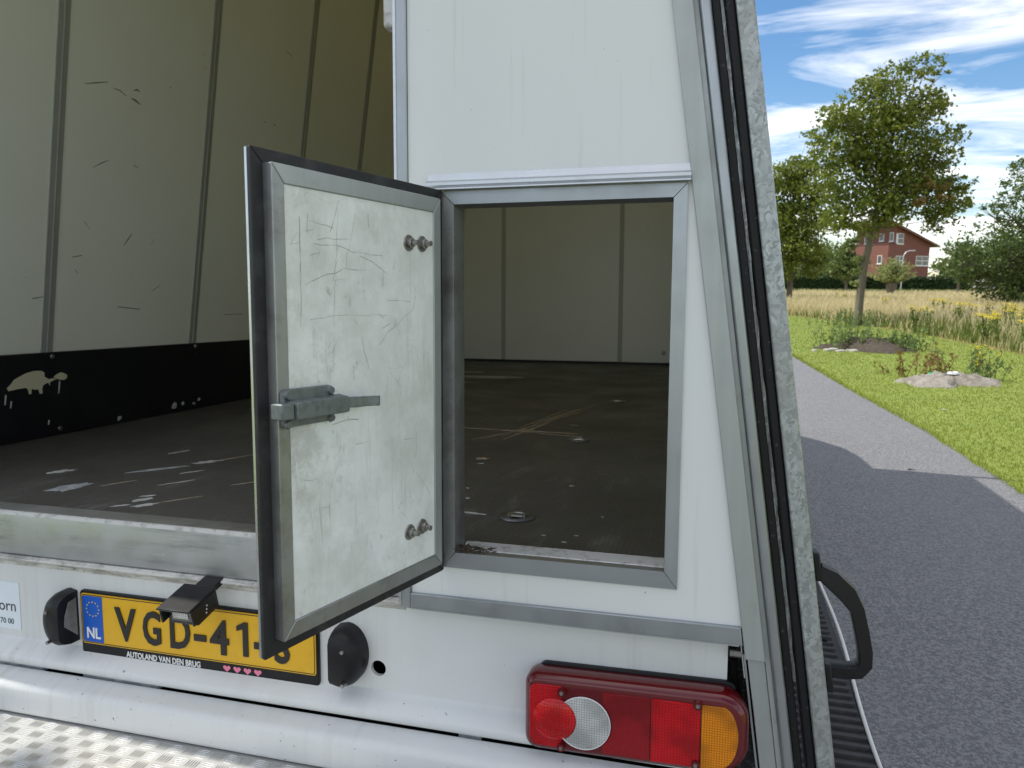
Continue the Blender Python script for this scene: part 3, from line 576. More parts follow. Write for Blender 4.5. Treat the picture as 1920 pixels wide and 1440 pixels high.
# --- number plate lamps (D-shaped shells, lens towards the plate)
def plate_lamp(x_flat, sgn, zc, lab):
    rings = []
    for y, w_, h_ in ((0.0, .056, .056), (-.022, .056, .0555), (-.036, .051, .051), (-.046, .042, .044), (-.0505, .03, .034)):
        pts = [(x_flat, y, zc+h_*.93), (x_flat, y, zc-h_*.93)]
        for k in range(17):
            a = R(-68+136*k/16); pts.append((x_flat + sgn*w_*(.12+.88*max(0, math.cos(a*1.2))**.8), y, zc+h_*math.sin(a*1.2)/math.sin(R(81.6))))
        rings.append(pts)
    o = MB().loft(rings).build('plate_lamp', 'black_plastic', truck, smooth=True, angle=50); o['label'] = lab
    xx = x_flat - sgn*.0012
    gl = MB().add([(xx, -.006, zc-.040), (xx, -.006, zc+.040), (xx, -.026, zc+.036), (xx, -.036, zc+.01), (xx, -.038, zc-.01), (xx, -.028, zc-.036)], [(0, 1, 2, 3, 4)]).build('lamp_lens', 'lens_clear', o)
    for dz in (.022, -.040):
        MB().cyl((x_flat+sgn*.028, -.038, zc+dz), (x_flat+sgn*.028, -.0525, zc+dz), .0042, .0036, 10).build('lamp_screw', 'bolt_steel', o, smooth=True)
plate_lamp(-1.223, -1, .727, 'black number plate lamp left of the plate'); plate_lamp(-.634, 1, .727, 'black number plate lamp right of the plate')
# --- reversing camera hanging over the plate
rc = MB().box(-.030, .030, -.032, .030, -.020, .020).xf(lambda x, y, z: (-.893+x, -.068+y*math.cos(R(-14))+z*-math.sin(R(14)), .812+z*math.cos(R(-14))+y*math.sin(R(14)))).build('reversing_camera', 'black_plastic', truck, bevel=.003)
rx = lambda x, y, z: (-.893+x, -.068+y*math.cos(R(-14))+z*-math.sin(R(14)), .812+z*math.cos(R(-14))+y*math.sin(R(14)))
MB().box(-.034, .034, -.052, .026, .0205, .0245).xf(rx).build('camera_hood', 'black_plastic', rc, bevel=.0015)
for sx in (-1, 1): MB().box(sx*.0305, sx*.0345, -.046, .02, -.010, .0203).xf(rx).build('camera_bracket', 'black_plastic', rc, bevel=.0012)
MB().box(-.022, .022, -.0335, -.0325, -.012, .013).xf(rx).build('camera_window', 'camera_glass', rc)
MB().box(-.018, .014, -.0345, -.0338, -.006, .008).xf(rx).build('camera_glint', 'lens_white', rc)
for dz in (-.006, .0, .006): MB().cyl((.0346, -.01+dz*.4, dz+.002), (.0358, -.01+dz*.4, dz+.002), .0017, None, 8).xf(rx).build('camera_screw', 'led_white', rc)
MB().box(-.020, .020, .02, .066, .004, .016).xf(rx).build('camera_arm', 'black_plastic', rc, bevel=.001)
# --- dealer sticker
stk = MB().box(-1.56, -1.3725, -.0012, -.0003, .6775, .7790).build('sticker', 'sticker_white', truck); stk['label'] = 'white rectangular sticker with grey lettering left of the plate'
text('sticker_text', 'Born', .034, -1.3815, .7165, -.0016, 'grey_print', stk, .95, 0, 'RIGHT', .0002)
text('sticker_text', '6 70 00', .017, -1.3900, .6885, -.0016, 'grey_print', stk, .95, 0, 'RIGHT', .0002)
# --- tail lamp cluster
tx0, tx1, tz0, tz1 = -.277, .079, .6245, .7575
rads = [.045, .022, .024, .050]
def tl(ins, y): return [(x, y, z + .006*((x-tx0)/(tx1-tx0)-.3)) for x, z in rrect(tx0+ins, tx1-ins, tz0+ins, tz1-ins, [max(.004, r-ins) for r in rads], 7)]
body = MB().loft([tl(.004, .0), tl(.0, -.012), tl(0, -.034), tl(.003, -.042), tl(.010, -.048), tl(.0105, -.0482)]).build('tail_lamp', 'lens_rim', truck, smooth=True, angle=70)
body['label'] = 'red, white and amber tail lamp cluster below the hatch'
MB().loft([[(x, y, z+.006*((x-tx0)/(tx1-tx0)-.3)) for x, z in rrect(tx0+.018, tx1-.02, tz0+.01, tz1+.0035, .012, 4)] for y in (-.0002, -.010)]).build('lamp_base', 'black_plastic', body, bevel=.002)
YL = -.0505
sh = lambda x: .006*((x-tx0)/(tx1-tx0)-.3)
def lens_piece(name, poly, mat, y=YL, th=.003):
    r1 = [(x, y+th, z+sh(x)) for x, z in poly]; r2 = [(x, y, z+sh(x)) for x, z in poly]
    return MB().loft([r1, r2]).build(name, mat, body, bevel=.0006, seg=1)
A = .0165
zL, zH = tz0+.0125, tz1-.0175
lens_piece('side_lens', rrect(tx0+.0105, -.213, zL, zH+.002, [.002, .012, .016, .002], 5), 'lens_red')
scx, scz, sr = -.2245, .6855, .0355
wcx, wcz, wr = -.1770, .6850, .0430
arc = lambda cx, cz, r, a0, a1, n: [(cx+r*math.cos(R(a0+(a1-a0)*i/n)), cz+r*math.sin(R(a0+(a1-a0)*i/n))) for i in range(n+1)]
sl_ = MB(); sl_.loft([[(x, yy_, z+sh(x)) for x, z in arc(scx, scz, sr*k_, 0, 351, 39)] for yy_, k_ in ((YL+.003, 1), (YL-.001, 1), (YL-.0045, .8), (YL-.0065, .45), (YL-.0068, .1))]); sl_.build('stop_lens', 'lens_red_bright', body, smooth=True, angle=60)
d12 = wcx-scx; xx_ = (d12*d12 + sr*sr - wr*wr)/(2*d12); hh = math.sqrt(max(0, sr*sr-xx_*xx_)); a_s = math.degrees(math.atan2(hh, xx_)); a_w = math.degrees(math.atan2(hh, xx_-d12))
cres = arc(wcx, wcz, wr, -a_w, a_w, 30) + arc(scx, scz, sr+.0006, a_s, -a_s, 22)[1:-1]
lens_piece('reversing_lens', cres, 'lens_white', YL-.002)
ro_ = arc(wcx, wcz, wr+.0016, -a_w-6, a_w, 30) + arc(wcx, wcz, wr+.0002, a_w, -a_w-6, 30)
lens_piece('reversing_lens_ring', ro_, 'white_print', YL-.0026)
rgt = [p for p in arc(wcx, wcz, wr+.003, 48, -48, 16)]
lens_piece('reflector_lens', [(-.0705, zL), (-.0705, zH)] + [(rgt[0][0], zH)] + [p for p in rgt if zL < p[1] < zH] + [(rgt[-1][0], zL)], 'lens_red_dark')
lens_piece('tail_lens', [(-.0690, zL), (.0060, zL), (.0060, zH), (-.0690, zH)], 'lens_red', YL-.001)
am = [(.0078, zL), (.045, zL+.001)] + arc(.030, .691, .0375, -48, 48, 14) + [(.045, zH-.001), (.0078, zH)]
am = [(.0078, zL)] + [(.0375+.0255*math.cos(R(t)), .691+(.0495)*math.sin(R(t))) for t in range(-80, 81, 10)] + [(.0078, zH)]
lens_piece('indicator_lens', am, 'lens_amber', YL-.0015)
for x, z in ((-.2125, .7335), (-.2125, .6395), (.0015, .7395), (.0005, .6425)):
    MB().cyl((x, -.049, z+sh(x)), (x, -.0555, z+sh(x)), .0075, .0065, 14).build('screw_boss', 'lens_rim', body, smooth=True)
    MB().cyl((x, -.0552, z+sh(x)), (x, -.0575, z+sh(x)), .0034, .0028, 12).build('lamp_screw', 'bolt_steel', body, smooth=True)

# --- leaning corner profiles, seals and the galvanised side frame
def prof(name, mat, x0, x1, y0, y1, z0, z1, **k):
    return MB().slant([(x0, y0), (x1, y0), (x1, y1), (x0, y1)], z0, z1).build(name, mat, truck, **k)
ct = prof('corner_trim', 'trim_alu', .1823, .2118, -.0335, -.0266, .816, TOP, bevel=.001)
MB().slant([(.2120, -.022), (.2195, -.022), (.2195, .03), (.2120, .03)], .40, TOP).build('trim_groove', 'trim_alu', ct)
ridge = MB().slant([(.2200, -.004), (.2200, -.030), (.2235, -.034), (.2340, -.034), (.2370, -.030), (.2370, .02), (.2205, .02)], .30, TOP).build('corner_ridge', 'aluminium', truck, bevel=.0015)
# rail visible below the trim plate
MB().slant([(.1860, -.018), (.2115, -.018), (.2115, .03), (.1860, .03)], .30, .8155).build('lower_rail', 'trim_alu', truck, bevel=.001)
MB().slant([(.1800, -.012), (.1830, -.012), (.1830, .04), (.1800, .04)], .30, .815).build('rail_flange', 'aluminium', truck)
MB().slant([(.1835, -.010), (.1855, -.010), (.1855, .04), (.1835, .04)], .30, .814).build('rail_gap', 'void_black', truck)
MB().slant([(.1775, -.010), (.1792, -.010), (.1792, -.004), (.1775, -.004)], .775, .833).build('steel_tab', 'aluminium_bright', truck)
MB().cyl((.048, -.006, .812), (.066, -.006, .812), .0065, None, 10).build('pivot_bolt', 'bolt_steel', truck, smooth=True)
MB().tube([(.055, .0, .80), (.056, .012, .76), (.068, .014, .72), (.084, .012, .69)], .006, 8).build('cable', 'void_black', truck, smooth=True)
prof('rubber_seal', 'gasket', .2373, .2500, -.020, .03, .30, TOP, bevel=.002)
mt = MB(); zz = np.linspace(.78, TOP, 90)
mt.loft([[(.2503+K*z, -.012+rng.uniform(-.0015, .0015), z), (.2552+K*z+rng.uniform(-.001, .001), -.012, z), (.2552+K*z, .03, z), (.2503+K*z, .03, z)] for z in zz])
mt.build('seal_carrier', 'galvanised', truck)
prof('rubber_seal', 'gasket', .2560, .2700, -.024, .03, .30, TOP, bevel=.003)
gf = MB().slant([(.2704, -.030), (.2968, -.030), (.2968, .035), (.2704, .035)], .30, TOP).build('side_frame', 'galvanised', truck, bevel=.0025)
gf['label'] = 'galvanised steel frame edge with black rubber seals on the right flank'
# grab handle on the outside of the frame
gx = lambda z: .2970 + K*z
hm = MB()
def hring(c, t, wv_, dv):      # rectangular section: width along y, thickness across
    t = Vector(t).normalized(); n_ = Vector((t.z, 0, -t.x)); y = Vector((0, 1, 0)); c = Vector(c)
    return [c+n_*dv+y*wv_, c+n_*dv*.8+y*wv_*1.25-n_*0, c-n_*dv+y*wv_, c-n_*dv*1.1, c-n_*dv-y*wv_, c+n_*dv*.8-y*wv_*1.25, c+n_*dv-y*wv_, c+n_*dv*1.1]
hp = [((gx(.955)+.008, 0, .957), (1, 0, -.45)), ((gx(.945)+.024, 0, .947), (1, 0, -.75)), ((gx(.925)+.045, 0, .925), (.9, 0, -1)), ((gx(.905)+.057, 0, .902), (.35, 0, -1)), ((gx(.87)+.060, 0, .870), (.16, 0, -1)), ((gx(.835)+.0615, 0, .838), (.14, 0, -1)), ((gx(.815)+.0595, 0, .818), (-.3, 0, -1)), ((gx(.805)+.050, 0, .806), (-1, 0, -.5)), ((gx(.80)+.03, 0, .803), (-1, 0, -.05)), ((gx(.80)+.006, 0, .803), (-1, 0, 0))]
hm.loft([hring(c, t, .0105, .0100 if i not in (1, 2) else .0135) for i, (c, t) in enumerate(hp)])
hd = hm.build('grab_handle', 'black_plastic', truck, smooth=True, angle=50); hd['label'] = 'black plastic grab handle on the galvanised frame'
for zc in (.965, .792): MB().slant([(.2972, -.014), (.3085, -.014), (.3085, .014), (.2972, .014)], zc-.022, zc+.022).build('handle_foot', 'black_plastic', hd, bevel=.003)

# --- chassis, wheels and cab (mostly hidden from here)
box('chassis_rail', 'underbody', truck, -1.55, -1.43, .09, 5.4, .45, .62); box('chassis_rail', 'underbody', truck, -.45, -.33, .09, 5.4, .45, .62)
def wheel(x, y, zc):
    t = MB(); n_ = 36; prof_ = [(-.10, .20), (-.10, .30), (-.08, .335), (.08, .335), (.10, .30), (.10, .20)]
    t.loft([[(x+a, y+r*math.cos(2*math.pi*i/n_), zc+r*math.sin(2*math.pi*i/n_)) for a, r in prof_] for i in range(n_+1)], caps=False)
    o = t.build('wheel', 'tyre', truck, smooth=True)
    MB().cyl((x-.07, y, zc), (x+.07, y, zc), .21, None, 24).build('rim', 'aluminium_dirty', o, smooth=True)
for x in (-1.92, -.12):
    wheel(x, 1.45, .375+.05); wheel(x, 5.55, .375+.19)
cabp = [(4.70, .50), (5.1, .48), (6.35, .50), (6.5, .62), (6.48, .95), (6.15, 1.14), (5.62, 1.95), (5.40, 2.20), (5.1, 2.30), (4.70, 2.32)]
cab = MB().loft([[(-1.98 + (.16 if z > 1.2 else 0), y, z) for y, z in cabp], [(-.06 - (.16 if z > 1.2 else 0), y, z) for y, z in cabp]]).build('cab', 'white_paint', truck, bevel=.05, seg=3)
MB().add([(-1.72, 6.12, 1.20), (-.32, 6.12, 1.20), (-.36, 5.66, 1.95), (-1.68, 5.66, 1.95)], [(0, 1, 2, 3)]).xf(lambda x, y, z: (x, y+.012, z+.01)).build('windscreen', 'glass', cab)
for x in (-1.835, -.205): MB().add([(x, 5.05, 1.25), (x, 6.0, 1.22), (x, 5.62, 1.85), (x, 5.05, 1.98)], [(0, 1, 2, 3)]).xf(lambda x, y, z: (x+(.016 if x > -1 else -.016), y, z)).build('side_window', 'glass', cab)

# --- things on the cargo floor: lashing rings, paint flakes, scuffs
for x, y in ((-.369, .261), (-.400, 1.187), (-1.30, 1.19), (-.40, 2.25)):
    n_ = 28; rp = [(.012, .0), (.016, .0015), (.028, .0035), (.035, .0045), (.038, .001)]
    lr = MB().loft([[(x+r*math.cos(2*math.pi*i/n_), y+r*math.sin(2*math.pi*i/n_), FZ+.0005+h) for r, h in rp] for i in range(n_+1)], caps=False, closed=False).build('lashing_ring', 'ring_steel', flo, smooth=True)
    MB().cyl((x, y, FZ+.0004), (x, y, FZ+.0012), .024, None, 20).build('ring_pit', 'void_black', lr)
    MB().tube([(x+.017*math.cos(t), y+.017*math.sin(t), FZ+.005) for t in np.linspace(-.4, 3.4, 14)], .003, 8).build('ring_loop', 'bolt_steel', lr, smooth=True)
    MB().cyl((x-.012, y-.002, FZ+.003), (x+.012, y-.002, FZ+.003), .004, None, 8).build('ring_pin', 'bolt_steel', lr, smooth=True)
def flake(cx, cy, lx, ly, rot, mat, jag=.5, h=.0010, n=20, name='paint_flake'):
    c_, s_ = math.cos(R(rot)), math.sin(R(rot)); p = []
    for i in range(n):
        t = 2*math.pi*i/n; k_ = 1-jag*rng.random(); a, b = lx*k_*math.cos(t), ly*k_*math.sin(t)
        p.append((cx+a*c_-b*s_, cy+a*s_+b*c_))
    MB().loft([[(x, y, FZ+.0002) for x, y in p], [(x, y, FZ+h) for x, y in p]]).build(name, mat, flo)
flake(-1.455, .215, .060, .034, 78, 'flake_grey', .45, n=20); flake(-1.395, .445, .014, .085, -38, 'flake_grey', .4); flake(-1.335, .56, .05, .018, 50, 'flake_white', .6)
flake(-1.505, .66, .045, .010, 72, 'flake_grey'); flake(-1.62, .35, .04, .02, 60, 'flake_white', .5)
for cx, cy, a, b, ro2, mt_ in ((-1.205, .17, .030, .012, 60, 'flake_white'), (-1.17, .13, .032, .012, 50, 'flake_white'), (-1.215, .115, .022, .006, 40, 'flake_white'), (-1.22, .20, .02, .006, 40, 'flake_white'), (-1.29, .44, .035, .006, 55, 'flake_white'), (-1.245, .33, .05, .004, 58, 'flake_white'), (-1.185, .62, .03, .012, 20, 'flake_grey'), (-1.38, .28, .05, .003, 62, 'flake_tan'), (-1.3, .62, .12, .003, 68, 'flake_tan'), (-1.24, .85, .1, .003, 68, 'flake_white'), (-1.06, .40, .10, .003, 55, 'flake_tan'), (-1.13, .19, .06, .003, 55, 'flake_tan'),
        (-1.72, .12, .05, .02, 30, 'flake_white'), (-.614, .817, .024, .018, 10, 'flake_tan'), (-.60, .75, .012, .008, 20, 'flake_grey'), (-1.36, 3.3, .28, .10, 4, 'flake_grey'), (-1.62, 3.6, .2, .05, 10, 'flake_grey'), (-1.5, 2.9, .18, .05, 10, 'flake_grey'), (-.49, .268, .060, .0055, -6, 'flake_white'), (-.36, .285, .02, .003, 10, 'flake_white'), (-.31, .56, .008, .006, 0, 'flake_white'), (-.20, .31, .003, .006, 10, 'flake_white'), (-.29, .155, .005, .003, 0, 'flake_white'), (-.245, .125, .006, .0025, 0, 'flake_white'), (-.23, .17, .005, .002, 0, 'flake_white'), (-.545, .47, .005, .004, 0, 'flake_white'), (-.515, .38, .006, .004, 0, 'flake_white'), (-.47, 1.5, .02, .008, 0, 'flake_grey'), (-.38, 2.3, .02, .01, 0, 'flake_grey'), (-.5, 1.32, .10, .003, -8, 'flake_tan')):
    flake(cx, cy, a, b, ro2, mt_)
# the pale scuffed star in the middle of the floor
cx, cy = -.632, 1.315
flake(cx, cy, .085, .016, -3, 'flake_tan', .6, n=26); flake(cx+.02, cy+.02, .05, .02, 55, 'flake_tan', .6, n=20)
for k in range(26):
    a = rng.choice([75, 78, 82, 86, -2, 4, -100, -112]) + rng.uniform(-5, 5); l = rng.uniform(.03, .12)*(2.8 if 70 < a < 90 else 1); o_ = rng.uniform(.02, .12 if a < 70 else .5)
    flake(cx+o_*math.cos(R(a))+rng.uniform(-.03, .03), cy+o_*math.sin(R(a))*1.2, l, .0028, a, 'flake_tan', .4, n=8)
flake(-.87, 1.33, .2, .0018, -2, 'flake_tan', .3, n=8); flake(-.47, 1.27, .1, .0018, -10, 'flake_tan', .3, n=8)

# ================================================================== the surroundings
npr = np.random.default_rng(7)
m = mk('asphalt', (.215, .215, .22), .8)
m.mix(m.ramp(m.noise(75, 4, .8), .46, .53, 0, .95), (.095, .096, .104)); m.mix(m.ramp(m.noise(130, 2, .6, m.mapping(loc=(3, 3, 3))), .60, .68, 0, .7), (.40, .40, .40))
m.mix(m.ramp(m.noise(.9, 5, .6), .40, .75, 0, .35), (.19, .191, .20)); m.bump(m.noise(90, 4, .7), .9, .008)
m = mk('lawn_soil', (.21, .265, .038), .9)
m.mix(m.ramp(m.noise(1.1, 5, .6), .40, .70, 0, .6), (.16, .21, .03)); m.mix(m.ramp(m.noise(28, 5, .7), .45, .65, 0, .6), (.055, .085, .014))
m = mk('meadow_soil', (.26, .20, .075), .95); m.mix(m.ramp(m.noise(.35, 5, .6), .48, .68, 0, .7), (.14, .17, .04))
def leafmat(name, cols, trans=.35, rough=.5, nscale=7.):
    m = mk(name, cols[0], rough, spec=.35)
    m.mix(m.ramp(m.noise(nscale, 2, .5), .40, .60), cols[1])
    if 'lawn' in name: m.mix(m.ramp(m.noise(.9, 5, .6, m.mapping(loc=(7, 7, 0))), .46, .66, 0, .7), (.33, .32, .075)); m.mix(m.ramp(m.noise(2.6, 5, .6, m.mapping(loc=(1, 7, 0))), .52, .66, 0, .6), (.13, .20, .03))
    m.mix(m.ramp(m.noise(nscale*3.3, 1, .5, m.mapping(loc=(5, 1, 2))), .55, .62, 0, .8), cols[2])
    t = m.N('ShaderNodeBsdfTranslucent'); m.L(m.col, t.inputs['Color']); mx_ = m.N('ShaderNodeMixShader'); mx_.inputs[0].default_value = trans
    m.L(m.b.outputs[0], mx_.inputs[1]); m.L(t.outputs[0], mx_.inputs[2]); m.L(mx_.outputs[0], m.nt.nodes['Material Output'].inputs[0]); return m
leafmat('lawn_blade', ((.26, .325, .045), (.33, .37, .06), (.19, .25, .035)), .45, .55, 12)
leafmat('straw', ((.62, .52, .29), (.72, .63, .38), (.46, .43, .19)), .35, .6, 3)
leafmat('meadow_green', ((.13, .19, .035), (.20, .24, .05), (.09, .13, .03)), .35, .6, 2)
leafmat('ragwort_yellow', ((.70, .56, .04), (.78, .66, .08), (.58, .45, .03)), .3, .6, 20)
leafmat('leaf_maple', ((.150, .195, .032), (.225, .260, .042), (.100, .145, .028)), .5, .45, 2.6)
leafmat('leaf_dark', ((.095, .150, .042), (.150, .205, .060), (.060, .100, .030)), .4, .35, 3)
leafmat('leaf_far', ((.13, .18, .05), (.18, .23, .065), (.09, .13, .04)), .3, .6, 1.2)
leafmat('leaf_willow', ((.29, .34, .11), (.36, .40, .15), (.21, .26, .08)), .35, .5, 3)
leafmat('leaf_hedge', ((.034, .070, .022), (.055, .095, .028), (.022, .046, .016)), .2, .5, 2)
leafmat('leaf_weed', ((.16, .23, .08), (.22, .28, .08), (.11, .16, .06)), .4, .6, 9)
leafmat('leaf_rust', ((.23, .15, .05), (.28, .20, .06), (.16, .13, .04)), .3, .6, 9)
m = mk('bark', (.16, .135, .095), .85); m.mix(m.ramp(m.noise(6, 7, .7, m.mapping((1, 1, .3))), .45, .65), (.085, .072, .05)); m.mix(m.ramp(m.noise(9, 4, .6, m.mapping(loc=(4, 2, 1))), .55, .7, 0, .6), (.16, .17, .08)); m.bump(m.noise(14, 6, .7, m.mapping((1, 1, .25))), .8, .03)
m = mk('sand', (.29, .265, .23), .95); m.mix(m.ramp(m.noise(9, 6, .75), .42, .62, 0, .8), (.17, .15, .12)); m.mix(m.ramp(m.noise(22, 5, .7, m.mapping(loc=(3, 3, 3))), .58, .66, 0, .6), (.14, .15, .06)); m.bump(m.noise(30, 5), .7, .02)
m = mk('earth', (.055, .042, .030), .95); m.mix(m.ramp(m.noise(14, 6, .7), .45, .7), (.10, .08, .055)); m.bump(m.noise(20, 5), .8, .03)
m = mk('rubble', (.42, .40, .34), .9); m.mix(m.ramp(m.noise(14, 4), .45, .65, 0, .6), (.40, .37, .30))
m = mk('brick_wall', (.30, .105, .075), .85)
bk = m.N('ShaderNodeTexBrick'); bk.inputs['Scale'].default_value = 1; bk.inputs['Brick Width'].default_value = .22; bk.inputs['Row Height'].default_value = .065; bk.inputs['Mortar Size'].default_value = .008
bk.inputs['Color1'].default_value = (.25, .080, .055, 1); bk.inputs['Color2'].default_value = (.16, .055, .045, 1); bk.inputs['Mortar'].default_value = (.17, .115, .095, 1)
xz = m.N('ShaderNodeSeparateXYZ'); m.L(m.tc.outputs['Object'], xz.inputs[0]); cb = m.N('ShaderNodeCombineXYZ'); m.L(m.math('ADD', xz.outputs['X'], xz.outputs['Y']), cb.inputs[0]); m.L(xz.outputs['Z'], cb.inputs[1]); m.L(cb.outputs[0], bk.inputs['Vector'])
m.L(bk.outputs['Color'], m.b.inputs['Base Color'])
mk('roof_tile', (.12, .062, .05), .8); mk('frame_white', (.78, .78, .77), .5); mk('pane', (.03, .04, .05), .06, spec=.8); mk('render_white', (.75, .75, .73), .8); mk('brick_low', (.28, .12, .09), .9); mk('lamp_grey', (.52, .54, .55), .4, .3)
mk('litter_green', (.02, .42, .16), .4); mk('litter_white', (.7, .7, .7), .5)

def struct(o): o['kind'] = 'structure'; return o
AX = Vector((.967, .2535, 0)); DP = Vector((-.2535, .967, 0))          # across and along the line of sight over the field
# ground sheet to the horizon
g_ = MB(); G = 1500
g_.add([(-G, -G, 0), (G, -G, 0), (G, G, 0), (-G, G, 0)], [(0, 1, 2, 3)]); struct(g_.build('ground', 'lawn_soil'))
PE = [(2.02, -25), (2.0, 0), (2.0, 4.1), (1.965, 6.15), (1.776, 8.7), (1.53, 13.2), (.85, 22), (-.8, 35), (-5, 60), (-14, 95)]
def interp(pl, y): return float(np.interp(y, [p[1] for p in pl], [p[0] for p in pl]))
ys = np.concatenate([np.arange(-25, 16, .07), np.arange(16, 95, .4)])
pth = MB(); pr_ = []; plf = []
for y in ys:
    jit = .012*math.sin(y*7.3)+.010*math.sin(y*17.1+1)+npr.normal(0, .010)
    x = interp(PE, y)+jit; pr_.append((x, y, .008)); plf.append((x-6.2-jit*2, y, .008))
n_ = len(ys); pth.add(pr_+plf, [(i, i+1, n_+i+1, n_+i) for i in range(n_-1)]); struct(pth.build('asphalt_path', 'asphalt'))
# meadow sheet beyond the mown lawn
ME = [(9.5, -5), (7.4, 6), (5.84, 14.9), (5.45, 20.5), (4.75, 24.6), (3.26, 30.8), (-1, 37), (-12, 44)]      # near edge (x at y)
md = MB(); yy = np.arange(-5, 44, .35); a_ = []; b_ = []
for y in yy: a_.append((interp(ME, y)+npr.normal(0, .10), y, .004)); b_.append((130, y, .004))
n_ = len(yy); md.add(a_+b_, [(i, i+1, n_+i+1, n_+i) for i in range(n_-1)]); md.add([(-12, 43.65, .004), (130, 43.65, .004), (130, 120, .004), (-12, 120, .004)], [(0, 1, 2, 3)])
struct(md.build('meadow', 'meadow_soil'))
# mat lying on the asphalt beside the truck
mat_o = empty('ribbed_mat', (.36, 1.4, .008)); tag(mat_o, 'black ribbed rubber mat with white edge on the asphalt beside the truck', 'mat')
mb = MB(); mb.box(-.50, .158, -1.55, 1.05, .0002, .008); mb.build('mat_sheet', 'mat_rubber', mat_o)
y = -1.53
rbm = MB().loft([[(-.5, y0_, .0082), (-.5, y0_+.004, .018), (-.5, y0_+.020, .018), (-.5, y0_+.024, .0082)] for y0_ in (0,)] + [[(.128, 0, .0082), (.138, .004, .018), (.138, .020, .018), (.128, .024, .0082)]])
rib0 = rbm.build('rib', 'mat_rubber', mat_o); rib0.location.y = y
while y < .98:
    y += .046
    o = rib0.copy(); C.objects.link(o); o.parent = mat_o; o.location.y = y
ept = [(.160+.010*math.sin(t*2.1)+.006*math.sin(t*5), t, .0155) for t in np.linspace(-1.55, 1.05, 60)]
MB().tube(ept, .0065, 8).build('edge_trim', 'mat_edge', mat_o, smooth=True)
for dx_1 in (.06, .105): MB().cyl((dx_1, .235, .0182), (dx_1, .235, .0192), .011, None, 12).build('fixing_hole', 'void_black', mat_o)

# ---- blades of grass
def blades(name, mat, P, Hh, Wd, lean, label, cat, kind='stuff', parent=None, zbase=0.):
    n = len(P); ang = npr.uniform(0, 2*np.pi, n); la = npr.uniform(0, 2*np.pi, n); ll = npr.uniform(0, lean, n)*Hh
    ca, sa = np.cos(ang)*Wd/2, np.sin(ang)*Wd/2
    v = np.zeros((n, 5, 3)); mx_, my_ = np.cos(la)*ll, np.sin(la)*ll
    v[:, 0] = np.c_[P[:, 0]-ca, P[:, 1]-sa, P[:, 2]]; v[:, 1] = np.c_[P[:, 0]+ca, P[:, 1]+sa, P[:, 2]]
    v[:, 2] = np.c_[P[:, 0]+ca*.8+mx_*.35, P[:, 1]+sa*.8+my_*.35, P[:, 2]+Hh*.6]; v[:, 3] = np.c_[P[:, 0]-ca*.8+mx_*.35, P[:, 1]-sa*.8+my_*.35, P[:, 2]+Hh*.6]
    v[:, 4] = np.c_[P[:, 0]+mx_, P[:, 1]+my_, P[:, 2]+Hh]
    base = np.arange(n)[:, None]*5
    quads = (base + np.array([[0, 1, 2, 3]])); tris = (base + np.array([[3, 2, 4]]))
    me = bpy.data.meshes.new(name); me.vertices.add(n*5); me.vertices.foreach_set('co', v.ravel())
    me.loops.add(n*7); lp_ = np.concatenate([quads, tris], 1).ravel(); me.loops.foreach_set('vertex_index', lp_)
    me.polygons.add(n*2); st_ = np.stack([np.arange(n)*7, np.arange(n)*7+4], 1).ravel(); me.polygons.foreach_set('loop_start', st_); me.polygons.foreach_set('loop_total', np.tile([4, 3], n))
    me.update(); me.validate()
    o = link(name, me, mat, parent); tag(o, label, cat, None, kind); return o
def inside_lawn(x, y):
    return (x > np.interp(y, [p[1] for p in PE], [p[0] for p in PE])-.02) & (x < np.interp(y, [p[1] for p in ME], [p[0] for p in ME])+.1)
n = 330000
d = np.exp(npr.uniform(np.log(3.2), np.log(45), n)); az = npr.uniform(R(-10), R(48), n)
x, y = d*np.sin(az), d*np.cos(az)-1.18; k = inside_lawn(x, y); x, y, d = x[k], y[k], d[k]
blades('lawn_grass', 'lawn_blade', np.c_[x, y, np.zeros(len(x))], npr.uniform(.010, .026, len(x)), np.maximum(.003, d*.0008), .9, 'short mown bright green lawn beside the asphalt path', 'grass')
# ragged fringe along the path
n = 5000; y = npr.uniform(2.5, 26, n); x = np.interp(y, [p[1] for p in PE], [p[0] for p in PE]) + np.abs(npr.normal(0, .05, n)) - .03
blades('path_fringe', 'lawn_blade', np.c_[x, y, np.full(n, .002)], npr.uniform(.015, .05, n), np.maximum(.003, y*.0008), .9, 'ragged grass fringe along the asphalt edge', 'grass')
n = 140000; d = np.exp(npr.uniform(np.log(9), np.log(104), n)); az = npr.uniform(R(-7), R(40), n); x, y = d*np.sin(az), d*np.cos(az)-1.18
edge = np.interp(y, [p[1] for p in ME], [p[0] for p in ME]); k = (x > edge) & (y < 91+.26*x); x, y, d, edge = x[k], y[k], d[k], edge[k]
gr = np.sin(x*.45+1.3*np.sin(y*.21))+np.sin(y*.33+x*.2)*.8+npr.normal(0, .7, len(x)); near = (x-edge) < .9
green = (gr > 1.35) | (near & (npr.random(len(x)) < .6))
hh_ = npr.uniform(.38, .68, len(x))*np.where(near, .35+.65*(x-edge)/.9, 1)
wd = np.maximum(.006, d*.0010)
blades('meadow_grass', 'straw', np.c_[x, y, np.zeros(len(x))][~green], hh_[~green], wd[~green], .55, 'tall dry straw coloured meadow grass', 'grass')
blades('meadow_herbs', 'meadow_green', np.c_[x, y, np.zeros(len(x))][green], hh_[green]*.8, wd[green], .5, 'green herbs and fresh grass among the dry meadow grass', 'grass')

